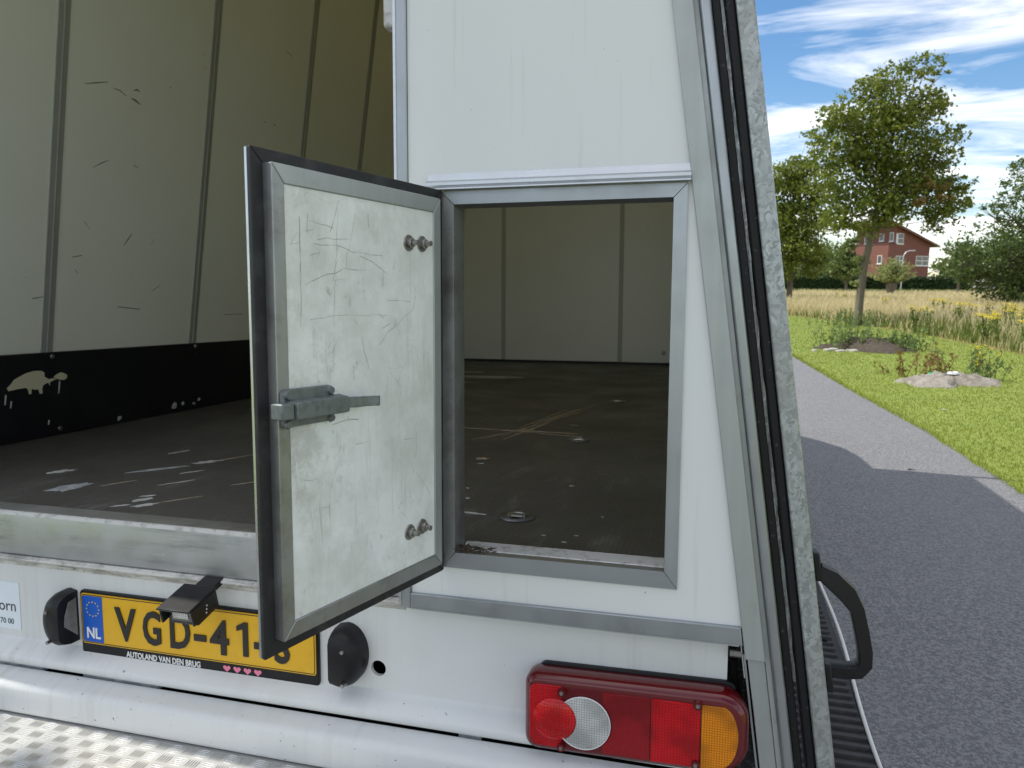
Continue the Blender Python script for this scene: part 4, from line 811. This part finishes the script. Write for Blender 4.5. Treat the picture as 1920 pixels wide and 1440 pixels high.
# ---- foliage helpers
def leaf_mesh(name, pts, size, up=.25, nrm=None):
    n = len(pts); nv = npr.normal(0, 1, (n, 3)); nv[:, 2] += up*2
    nv /= np.linalg.norm(nv, axis=1)[:, None]
    t = npr.normal(0, 1, (n, 3)); t -= nv*(t*nv).sum(1)[:, None]; t /= np.linalg.norm(t, axis=1)[:, None]; b = np.cross(nv, t)
    s_ = size*npr.uniform(.6, 1.35, n)[:, None]
    v = np.zeros((n, 4, 3)); v[:, 0] = pts-t*s_; v[:, 1] = pts+b*s_*.55+nv*s_*.15; v[:, 2] = pts+t*s_; v[:, 3] = pts-b*s_*.55+nv*s_*.15
    me = bpy.data.meshes.new(name); me.vertices.add(n*4); me.vertices.foreach_set('co', v.ravel())
    me.loops.add(n*4); me.loops.foreach_set('vertex_index', np.arange(n*4)); me.polygons.add(n); me.polygons.foreach_set('loop_start', np.arange(n)*4); me.polygons.foreach_set('loop_total', np.full(n, 4))
    me.update(); return me
def stuffed(nm, me, mat, root): return tag(link(nm, me, mat, root), None, kind='stuff')
def cloud(c, r, n, sub=14, tight=.22):
    """leaf positions gathered in sprays inside a ball, thinner in the middle"""
    m_ = max(3, n//sub); u = npr.normal(0, 1, (m_, 3)); u /= np.linalg.norm(u, axis=1)[:, None]
    cc = np.array(c) + u*(r*npr.uniform(.25, 1, m_)**.45)[:, None]*np.array([1, 1, .85])
    idx = npr.integers(0, m_, n); return cc[idx] + npr.normal(0, 1, (n, 3))*r*tight*np.array([1, 1, .6])
def tree(name, label, cat, base, trunk, clumps, leaves, leaf, mat, depth=.8, trunk_r=.13, group=None, tmin=.35, up=.25, extra=None, limbs=True, sub=14, tight=.22, doubles=2):
    """trunk: (across, height) points; clumps: (across, height, radius) in metres from the foot"""
    root = empty(name, base); tag(root, label, cat, group)
    P3 = lambda a, h, dd=0.: Vector((AX.x*a+DP.x*dd, AX.y*a+DP.y*dd, h))
    tp = [P3(a, h) for a, h in trunk]; H_ = trunk[-1][1]
    tb_ = MB().tube([tp[0]-Vector((0, 0, .1))] + tp, [trunk_r*1.35] + [trunk_r*(1-.72*h/H_) for a, h in trunk], 10)
    pts = []; lim = MB(); area = sum(r*r for _, _, r in clumps)
    tz = [t.z for t in tp]
    for a, h, r in clumps:
        for q in range(doubles):
            dd = npr.uniform(-1, 1)*depth if q else npr.uniform(-.3, .3)*depth
            c = P3(a, h, dd)
            pts.append(cloud(c, r, max(20, int(leaves*r*r/area/doubles)), sub, tight))
            if limbs:
                hz = max(trunk[0][1]+H_*(tmin+.28*npr.random()), h-abs(a)*.8-r*1.2-.1*H_*q); hz = min(hz, H_*.93)
                i = np.interp(hz, tz, range(len(tz))); s0 = tp[int(i)].lerp(tp[min(int(i)+1, len(tp)-1)], i-int(i))
                mid = s0.lerp(c, .5)+Vector((0, 0, .10*(c-s0).length*npr.uniform(-.4, .8))); rr = trunk_r*(.30 if q == 0 else .15)*min(1., r/.5+.25)
                lim.tube([s0, s0.lerp(mid, .6), mid, c], [rr, rr*.8, rr*.6, rr*.15], 6)
                for _ in range(3):
                    e = c+Vector(npr.normal(0, 1, 3))*r*.55; lim.tube([mid.lerp(c, .5), e], [rr*.35, rr*.08], 4)
    tb_.build('trunk', 'bark', root, smooth=True)
    if limbs: lim.build('limbs', 'bark', root, smooth=True)
    link('crown', leaf_mesh('crown', np.concatenate(pts), leaf, up), mat, root)
    if extra:
        for nm, cl, nn, mt_ in extra:
            link(nm, leaf_mesh(nm, np.concatenate([cloud(P3(a, h, dd), r, nn, 10) for a, h, dd, r in cl]), leaf, up), mt_, root)
    return root
MAINC = [(1.41, 7.8, 0.44), (0.56, 7.54, 0.51), (-0.12, 7.2, 0.47), (0.81, 6.69, 0.85), (1.66, 6.69, 0.58), (2.25, 6.86, 0.27), (-0.29, 6.19, 0.78), (-1.22, 6.36, 0.54), (-1.44, 5.9, 0.34), (-1.0, 5.42, 0.71), (0.56, 5.51, 0.98), (1.83, 5.51, 0.71), (2.17, 4.75, 0.58), (-0.63, 4.41, 0.88), (0.81, 4.32, 0.98), (-0.12, 3.47, 0.81), (0.9, 3.55, 0.5), (2.17, 3.93, 0.71), (2.85, 3.81, 0.37), (3.32, 3.83, 0.17), (-0.93, 3.31, 0.51), (2.34, 3.31, 0.47), (2.54, 4.32, 0.31), (2.0, 7.63, 0.17), (2.85, 4.58, 0.14), (-1.56, 5.25, 0.24), (0.22, 6.27, 0.68), (-0.12, 5.25, 0.68), (1.58, 4.58, 0.68), (2.59, 5.25, 0.17), (2.42, 5.9, 0.2)]
tree('maple_tree', 'tall young maple standing alone at the meadow edge nearest the path', 'tree', (4.566, 24.38, 0), [(0, 0), (.03, .9), (.10, 1.9), (.25, 2.75), (.42, 3.8), (.6, 5.2), (.85, 7.2)], MAINC, 22000, .066, 'leaf_maple', .85, .135,
     'young trees along the meadow', extra=[('sucker_leaves', [(-.12, 1.35, .1, .13), (-.1, 1.75, 0, .12), (-.12, 2.1, -.05, .12)], 70, 'leaf_willow'), ('autumn_leaves', [(1.3, 4.2, -.9, .3), (2.0, 4.05, -.8, .3), (1.2, 3.75, -.9, .2)], 90, 'leaf_rust')])
LEFTC = [(0.0, 8.13, 0.86), (0.73, 7.47, 1.0), (1.56, 6.64, 0.93), (-0.27, 6.64, 1.33), (0.4, 4.98, 1.46), (1.73, 5.31, 0.86), (-0.27, 3.32, 1.33), (0.9, 3.32, 1.13), (1.39, 2.16, 0.66), (-1.26, 4.98, 1.66), (-1.26, 2.33, 1.33), (-0.93, 7.63, 1.0), (0.9, 8.36, 0.46)]
tree('maple_tree', 'second maple partly hidden behind the galvanised frame', 'tree', (4.75, 47.9, 0), [(0, 0), (.05, 1.6), (0, 3), (-.1, 5), (0, 8)], LEFTC, 13000, .12, 'leaf_maple', 1.1, .19, 'young trees along the meadow')
RIGHTC = [(0.52, 6.84, 0.57), (0.0, 5.8, 0.67), (-0.78, 5.15, 0.52), (-1.43, 4.76, 0.36), (-0.26, 4.5, 0.57), (1.3, 5.54, 1.3), (-1.04, 3.33, 1.04), (-2.08, 2.94, 0.67), (-2.47, 2.16, 0.57), (-0.26, 2.68, 1.3), (0.91, 3.46, 1.3), (0.52, 1.39, 1.3), (-0.52, 1.26, 0.88), (-1.3, 2.04, 0.88), (1.82, 2.68, 1.56), (1.82, 1.13, 1.56), (0.0, 0.68, 0.62), (1.04, 0.91, 1.04), (2.08, 4.24, 1.56), (-1.95, 1.65, 0.36), (2.86, 3.2, 1.82), (3.12, 5.28, 1.56)]
tree('alder_tree', 'dense dark green alder at the right edge with branches down to the grass', 'tree', (13.82, 39.9, 0), [(.6, 0), (.7, 1.5), (.8, 3.5), (.9, 6.2)], RIGHTC, 22000, .082, 'leaf_dark', 1.2, .2, tmin=.12)
tree('small_tree', 'small slim tree in front of the hedge left of the maple trunk', 'tree', (14.19, 85.9, 0), [(0, 0), (0, 1.6), (0, 3.2), (.1, 5.3)], [(0, 4.6, .9), (-.5, 3.4, 1.1), (.7, 3.3, 1.1), (0, 2.4, 1.0), (.3, 5.6, .6), (-.9, 2.4, .7)], 3200, .17, 'leaf_far', .8, .16, 'young trees along the meadow')
tree('small_tree', 'small tree with pale trunk before the hedge at the alder', 'tree', (24.28, 83.4, 0), [(0, 0), (0, 1.6), (0, 3.0), (.1, 4.6)], [(0, 3.4, 1.0), (.8, 2.6, 1.0), (-.6, 2.7, .8), (.3, 4.6, .9), (1.2, 3.9, 1.0)], 3000, .17, 'leaf_far', .8, .17, 'young trees along the meadow')
# pollard willow
wl = empty('pollard_willow', (16.42, 76.1, 0)); tag(wl, 'pollard willow with dark stub trunk and pale spray of shoots', 'tree')
MB().tube([(0, 0, -.1), (.05, 0, .5), (.15, .0, 1.0), (.2, 0, 1.35)], [.38, .34, .5, .42], 12).build('trunk', 'bark', wl, smooth=True)
sh_ = MB(); lp2 = []
for _ in range(190):
    a = npr.uniform(0, 2*np.pi); el = R(npr.uniform(18, 90)); L = npr.uniform(1.3, 2.5); dv = Vector((math.cos(a)*math.cos(el), math.sin(a)*math.cos(el), math.sin(el))); s0 = Vector((.2, 0, 1.2)); e = s0+dv*L
    sh_.tube([s0, s0+dv*L*.5, e], [.022, .016, .006], 4)
    for _k in range(34): t = npr.uniform(.35, 1.05); lp2.append(s0+dv*L*t+Vector(npr.normal(0, .07, 3)))
sh_.build('shoots', 'bark', wl); link('crown', leaf_mesh('crown', np.array([tuple(p) for p in lp2]), .085, .2), 'leaf_willow', wl)
# hedge before the house and looser shrubs behind it
def hedge(name, label, p0, p1, h, dpt, mat, n, leaf, wob=.05):
    p0 = Vector(p0); p1 = Vector(p1); root = empty(name, p0); tag(root, label, 'hedge'); L = (p1-p0).length; u = (p1-p0).normalized(); v_ = Vector((-u.y, u.x, 0)); P = []
    core = MB().loft([[u*s_+v_*(dpt*.85)*q+Vector((0, 0, z)) for q, z in ((-.5, -.05), (.5, -.05), (.5, h*.9), (-.5, h*.9))] for s_ in (0, L)]).build('stems', 'leaf_hedge', root)
    for _ in range(n):
        s_ = npr.uniform(0, L)
        if npr.random() < .6: q, z = -.5, npr.uniform(0, h)
        elif npr.random() < .7: q, z = npr.uniform(-.5, .5), h
        else: q, z = .5, npr.uniform(0, h)
        P.append(tuple(u*s_+v_*dpt*q+Vector((0, 0, z))+Vector(npr.normal(0, wob, 3))))
    link('foliage', leaf_mesh('foliage', np.array(P), leaf, .2), mat, root); return root
hedge('clipped_hedge', 'long dark clipped hedge in front of the brick house', (4, 91.6, 0), (29.8, 98.4, 0), 1.95, 1.2, 'leaf_hedge', 9000, .15, .04)
low = hedge('low_hedge', 'low verge hedge along the far side of the meadow', (4, 88.2, 0), (38, 97.0, 0), .5, .8, 'leaf_far', 4000, .13)
for i, (u_, hz, r) in enumerate(((10.0, 3.1, 1.4), (13.0, 3.0, 1.3), (16.0, 2.9, 1.2), (7.3, 3.0, 1.4))):
    tree('garden_shrub', 'leafy shrub showing over the clipped hedge, %s from the left' % ('second', 'third', 'fourth', 'first')[i], 'shrub', (u_, 93.9+u_*.26, 0), [(0, 0), (0, 1.2), (0, 2.6)], [(0, hz-.6, r), (.9, hz-.8, r*.8), (-.9, hz-.9, r*.8)], 1500, .17, 'leaf_far', .6, .12, 'shrubs over the clipped hedge')
WD = [(18.4, 150, 8.5, 5), (24, 162, 10.5, 6), (29, 163, 9.5, 5.5), (10, 150, 9, 5.5), (48, 168, 8, 5), (53.5, 166, 9, 5.5), (59, 170, 9, 5.5), (2, 155, 9, 5)]
for i, (x, y, h, r) in enumerate(WD):
    tree('woodland_tree', 'distant round tree on the skyline, %s from the left' % ('third', 'fourth', 'fifth', 'second', 'sixth', 'seventh', 'eighth', 'first')[i], 'tree', (x, y, 0), [(0, 0), (0, h*.4), (.2, h*.8)], [(0, h*.68, r*.55), (-r*.5, h*.5, r*.5), (r*.5, h*.52, r*.5), (0, h*.35, r*.5)], 2400, .36, 'leaf_far', r*.4, .35, 'distant woodland trees', limbs=False)
# tree on the left of the truck, outside the picture, whose leaves dapple the step
tree('roadside_tree', 'roadside maple left of the truck, outside the picture', 'tree', (-7.0, -.55, 0), [(0, 0), (0, 2), (.1, 4), (0, 7.5)], [(0, 6.6, 1.2), (1.2, 5.8, 1.0), (-1.2, 5.9, 1.1), (.3, 8.0, 1.0), (-.3, 4.8, 1.2), (1.0, 7.4, .9), (1.6, 6.7, .6)], 2500, .10, 'leaf_maple', 1.1, .15, 'young trees along the meadow')

# ---- brick house
HR = math.atan2(AX.y, AX.x) + R(25)
hs = empty('brick_house', (22.95, 109.15, 0), HR); tag(hs, 'red brick house with sloping roof and white windows behind the hedge', 'house')
MB().box(0, 8.2, 0, 6.4, -.2, 6.45).build('wall', 'brick_wall', hs)
MB().prism_xz([(1.35, 6.451), (8.2, 6.451), (8.2, 6.60), (1.35, 8.75)], 0.001, 6.4).build('upper_wall', 'brick_wall', hs)
rf_ = MB().prism_xz([(-.5, 9.33), (9.35, 6.24), (9.35, 6.42), (-.5, 9.55)], -.7, 7.0).build('roof', 'roof_tile', hs)
MB().prism_xz([(-.52, 9.28), (9.37, 6.17), (9.37, 6.24), (-.52, 9.34)], -.72, -.66).build('fascia', 'brick_low', rf_)
box('ledge', 'roof_tile', hs, -.06, 1.3, -.06, 6.4, 6.452, 6.56)
def window(x0, x1, z0, z1, cols, rows, face='front', xo=0.):
    f = lambda x, y, z: (x, y, z) if face == 'front' else (xo+y, x, z)
    w_ = .07; fr = MB()
    fr.box(x0, x1, -.05, .02, z0, z0+w_).box(x0, x1, -.05, .02, z1-w_, z1).box(x0, x0+w_, -.049, .02, z0+w_, z1-w_).box(x1-w_, x1, -.049, .02, z0+w_, z1-w_)
    for c in range(1, cols): xx = x0+(x1-x0)*c/cols; fr.box(xx-.04, xx+.04, -.048, .02, z0+w_, z1-w_)
    for c in range(1, rows): zz_ = z0+(z1-z0)*c/rows; fr.box(x0+w_, x1-w_, -.047, .02, zz_-.04, zz_+.04)
    o = fr.xf(f).build('window', 'frame_white', hs)
    MB().box(x0+w_*.5, x1-w_*.5, -.02, -.012, z0+w_*.5, z1-w_*.5).xf(f).build('pane', 'pane', o)
    MB().box(x0-.08, x1+.08, -.10, .02, z0-.10, z0-.003).xf(f).build('sill', 'render_white', o)
window(1.6, 2.75, 6.55, 7.95, 1, 2); window(1.5, 3.0, 3.66, 4.95, 2, 2); window(5.5, 8.0, 3.7, 5.0, 2, 2)
box('bay_side', 'frame_white', hs, 1.35, 1.58, -.03, .3, 6.57, 7.9)
for y0_, y1_, z0_, z1_ in ((.9, 1.6, 3.9, 5.0), (3.4, 4.9, 3.6, 5.0)): window(y0_, y1_, z0_, z1_, 1 if y1_-y0_ < 1 else 2, 1, 'side', 0.)
for y0_, y1_, z0_, z1_ in ((.4, 1.0, 6.9, 8.1), (1.9, 2.6, 7.0, 8.0), (3.6, 5.0, 6.7, 8.0)): window(y0_, y1_, z0_, z1_, 1 if y1_-y0_ < 1 else 2, 1, 'side', 1.35)
# street lamp, white wall and low brick wall by the alder
sl = empty('street_lamp', (21.17, 93.0, 0)); tag(sl, 'slim grey street lamp in front of the brick house', 'street lamp')
MB().tube([(0, 0, -.1), (0, 0, 3.9), (.08, .02, 4.5), (.35, .08, 4.85), (.7, .17, 4.95)], [.07, .055, .05, .045, .045], 10).build('pole', 'lamp_grey', sl, smooth=True)
MB().box(.6, 1.25, .08, .30, 4.90, 5.02).build('lamp_head', 'lamp_grey', sl, bevel=.03)
ww = empty('white_garden_wall', (31.6, 103.0, 0), HR-R(25)); tag(ww, 'white garden wall glimpsed below the alder branches', 'wall')
MB().box(0, 2.7, 0, .25, -.1, 1.75).build('wall_face', 'render_white', ww); MB().box(-.05, 2.75, -.05, .30, 1.751, 1.83).build('coping', 'render_white', ww)
bw = empty('low_brick_wall', (29.6, 100.2, 0), HR-R(25)); tag(bw, 'low brick wall in front of the white garden wall', 'wall')
MB().box(0, 3.4, 0, .3, -.1, .75).build('wall_face', 'brick_low', bw); MB().box(-.05, 3.45, -.05, .35, .751, .82).build('coping', 'roof_tile', bw)

# ---- ragwort in the meadow
def ragwort(i, x, y):
    root = empty('ragwort', (x, y, 0)); h = npr.uniform(.62, .80); st = MB(); fl = []; lv_ = []
    for _ in range(npr.integers(3, 6)):
        a = npr.uniform(0, 6.28); e = Vector((math.cos(a)*npr.uniform(.05, .22), math.sin(a)*npr.uniform(.05, .22), h*npr.uniform(.85, 1.05)))
        st.tube([(0, 0, 0), tuple(e*.6), tuple(e)], [.012, .010, .006], 4)
        fl += [e+Vector((npr.normal(0, .055), npr.normal(0, .055), npr.normal(0, .018))) for _k in range(22)]
        lv_ += [e*npr.uniform(.2, .9)+Vector(npr.normal(0, .035, 3)) for _k in range(16)]
    st.build('stems', 'meadow_green', root); stuffed('flowers', leaf_mesh('flowers', np.array([tuple(p) for p in fl]), .022, 1.0), 'ragwort_yellow', root)
    stuffed('leaves', leaf_mesh('leaves', np.array([tuple(p) for p in lv_]), .04, .3), 'meadow_green', root)
    tag(root, 'yellow flowering ragwort plant standing in the dry meadow', 'plant', 'ragwort plants in the meadow')
RW_ = [(3.3, 23.78), (3.71, 27.68), (7.65, 45.56), (8.99, 57.14), (4.81, 22.93), (4.59, 20.73), (4.94, 20.35), (5.4, 20.94), (8.18, 29.77), (9.18, 33.14), (8.02, 27.97), (6.79, 22.33), (7.25, 23.58), (5.5, 20.0), (5.9, 17.2), (6.3, 18.2), (5.95, 16.52), (8.27, 23.27), (7.66, 21.07), (7.15, 19.23), (6.2, 16.0), (8.45, 25.14), (9.34, 25.38), (7.35, 33.84), (8.42, 26.52), (6.0, 15.2), (8.33, 21.72), (7.21, 18.15), (7.9, 20.1), (8.9, 22.9), (9.8, 27.5), (9.2, 24.1)]
for i, (x, y) in enumerate(RW_):
    if x > interp(ME, y)-.2: ragwort(i, x, y)
# ---- sand heap and earth mound on the lawn
def mound(name, label, cat, cx, cy, lx, ly, h, mat, seed):
    rr_ = np.random.default_rng(seed); n1_, n2_ = 12, 40; ph = rr_.uniform(0, 6.28, 5); vs = []; fs = []
    for i in range(n1_+1):
        for j in range(n2_):
            t = 2*np.pi*j/n2_; k_ = i/n1_; w_ = 1+.20*math.sin(2*t+ph[0])+.17*math.sin(3*t+ph[1])+.13*math.sin(5*t+ph[2])+.10*math.sin(9*t+ph[3])+.07*math.sin(14*t+ph[4])
            z = h*(1-k_**1.6)*(1+.35*math.sin(3*t+ph[4])*k_)+(rr_.normal(0, .02) if i < n1_ else -.01)
            vs.append((lx*k_*w_*math.cos(t), ly*k_*w_*math.sin(t), max(z, .006) if i < n1_ else -.01))
    for i in range(n1_):
        for j in range(n2_): fs.append((i*n2_+j, i*n2_+(j+1) % n2_, (i+1)*n2_+(j+1) % n2_, (i+1)*n2_+j))
    o = MB().add(vs, fs).build(name, mat, None, smooth=True, angle=80); o.location = (cx, cy, 0); tag(o, label, cat); return o
mound('sand_heap', 'low heap of pale sand on the lawn', 'sand', 3.15, 9.95, .60, .50, .12, 'sand', 3)
mound('earth_mound', 'dark overgrown earth mound at the foot of the maple tree', 'mound', 3.2, 15.3, 1.05, .75, .22, 'earth', 5)
def weeds(name, label, cx, cy, sp, n, h, mat, fn=None, group=None):
    root = empty(name, (cx, cy, 0)); tag(root, label, 'weeds', group); st = MB(); lv_ = []; top = []
    for _ in range(n):
        x, y = npr.normal(0, sp[0]), npr.normal(0, sp[1]); hh2 = h*npr.uniform(.4, 1.1); e = Vector((x+npr.normal(0, .08), y+npr.normal(0, .08), hh2))
        st.tube([(x, y, 0), ((x+e.x)/2+.01, (y+e.y)/2, hh2*.55), tuple(e)], [.006, .005, .003], 4)
        lv_ += [Vector((x, y, 0)).lerp(e, npr.uniform(.1, 1))+Vector(npr.normal(0, .03, 3)) for _k in range(14)]; top += [e+Vector(npr.normal(0, .02, 3)) for _k in range(5)]
    st.build('stems', mat, root); stuffed('leaves', leaf_mesh('leaves', np.array([tuple(p) for p in lv_]), .035, .2), mat, root)
    if fn: stuffed('flowers', leaf_mesh('flowers', np.array([tuple(p) for p in top]), .02, .8), fn, root)
weeds('mound_weeds', 'bushy green weeds on the dark earth mound', 2.95, 15.35, (.38, .25), 70, .52, 'leaf_weed'); weeds('mound_weeds', 'grey green weeds at the right end of the earth mound', 3.85, 15.2, (.22, .2), 40, .40, 'leaf_weed')
weeds('trunk_weeds', 'tall weeds around the foot of the maple trunk', 4.45, 24.1, (.5, .4), 60, .55, 'leaf_weed')
weeds('sand_weeds', 'reddish dry weeds behind the sand heap', 3.15, 10.65, (.30, .16), 14, .42, 'leaf_rust'); weeds('sand_weeds', 'green and yellow weeds at the right of the sand heap', 3.72, 10.55, (.16, .14), 16, .46, 'leaf_weed', 'ragwort_yellow')
weeds('sand_weeds', 'thin dark stalk weed left of the sand heap', 2.72, 10.5, (.05, .05), 4, .50, 'leaf_rust')
for i, (x, y, s_) in enumerate(((2.30, 14.55, .10), (2.42, 14.62, .12), (2.55, 14.45, .09), (2.05, 14.45, .07), (2.78, 14.5, .11), (2.48, 14.40, .07), (3.45, 14.6, .08), (2.70, 14.68, .07))):
    pts = [(s_*npr.uniform(.6, 1)*math.cos(t), s_*.7*npr.uniform(.6, 1)*math.sin(t)) for t in np.linspace(0, 6.28, 9)[:-1]]
    o = MB().loft([[(a, b, -.01) for a, b in pts], [(a*.95, b*.95, s_*.35) for a, b in pts], [(a*.5, b*.5, s_*.5) for a, b in pts]]).build('rubble_piece', 'rubble', None, bevel=.006); o.location = (x, y, 0)
    tag(o, 'pale rubble piece lying before the earth mound', 'rubble', 'rubble pieces by the earth mound')
o = MB().loft([[(.09*math.cos(t)*(1+.3*math.sin(3*t)), .05*math.sin(t), .0+.01*math.cos(t)) for t in np.linspace(0, 6.28, 11)[:-1]], [(.07*math.cos(t), .035*math.sin(t)+.01, .03+.01*math.sin(2*t)) for t in np.linspace(0, 6.28, 11)[:-1]]]).build('litter_bag', 'litter_green'); o.location = (3.05, 10.12, .09); tag(o, 'crumpled green plastic litter on the sand heap', 'litter')
o = MB().loft([[(.08*math.cos(t)*(1+.2*math.sin(2*t)), .05*math.sin(t), 0) for t in np.linspace(0, 6.28, 11)[:-1]], [(.06*math.cos(t), .035*math.sin(t), .03+.008*math.sin(2*t)) for t in np.linspace(0, 6.28, 11)[:-1]]]).build('litter_paper', 'litter_white'); o.location = (3.22, 9.93, .13); tag(o, 'crumpled white paper litter on the sand heap', 'litter')
for i, (x, y, lab) in enumerate(((2.42, 7.35, 'pale fallen leaf on the lawn'), (1.56, 11.6, 'small fallen leaf on the sunlit asphalt path'), (1.45, 4.55, 'small dark twig leaf on the shaded asphalt'), (1.95, 2.75, 'dark leaf at the right on the shaded asphalt'))):
    s_ = .035
    o = MB().add([(-s_, 0, .006), (-s_*.3, s_*.5, .016), (s_, 0, .010), (-s_*.3, -s_*.5, .012)], [(0, 1, 2), (0, 2, 3)]).build('fallen_leaf', 'rubble' if i < 2 else 'earth'); o.location = (x, y, .012 if i else .03); tag(o, lab, 'leaf')
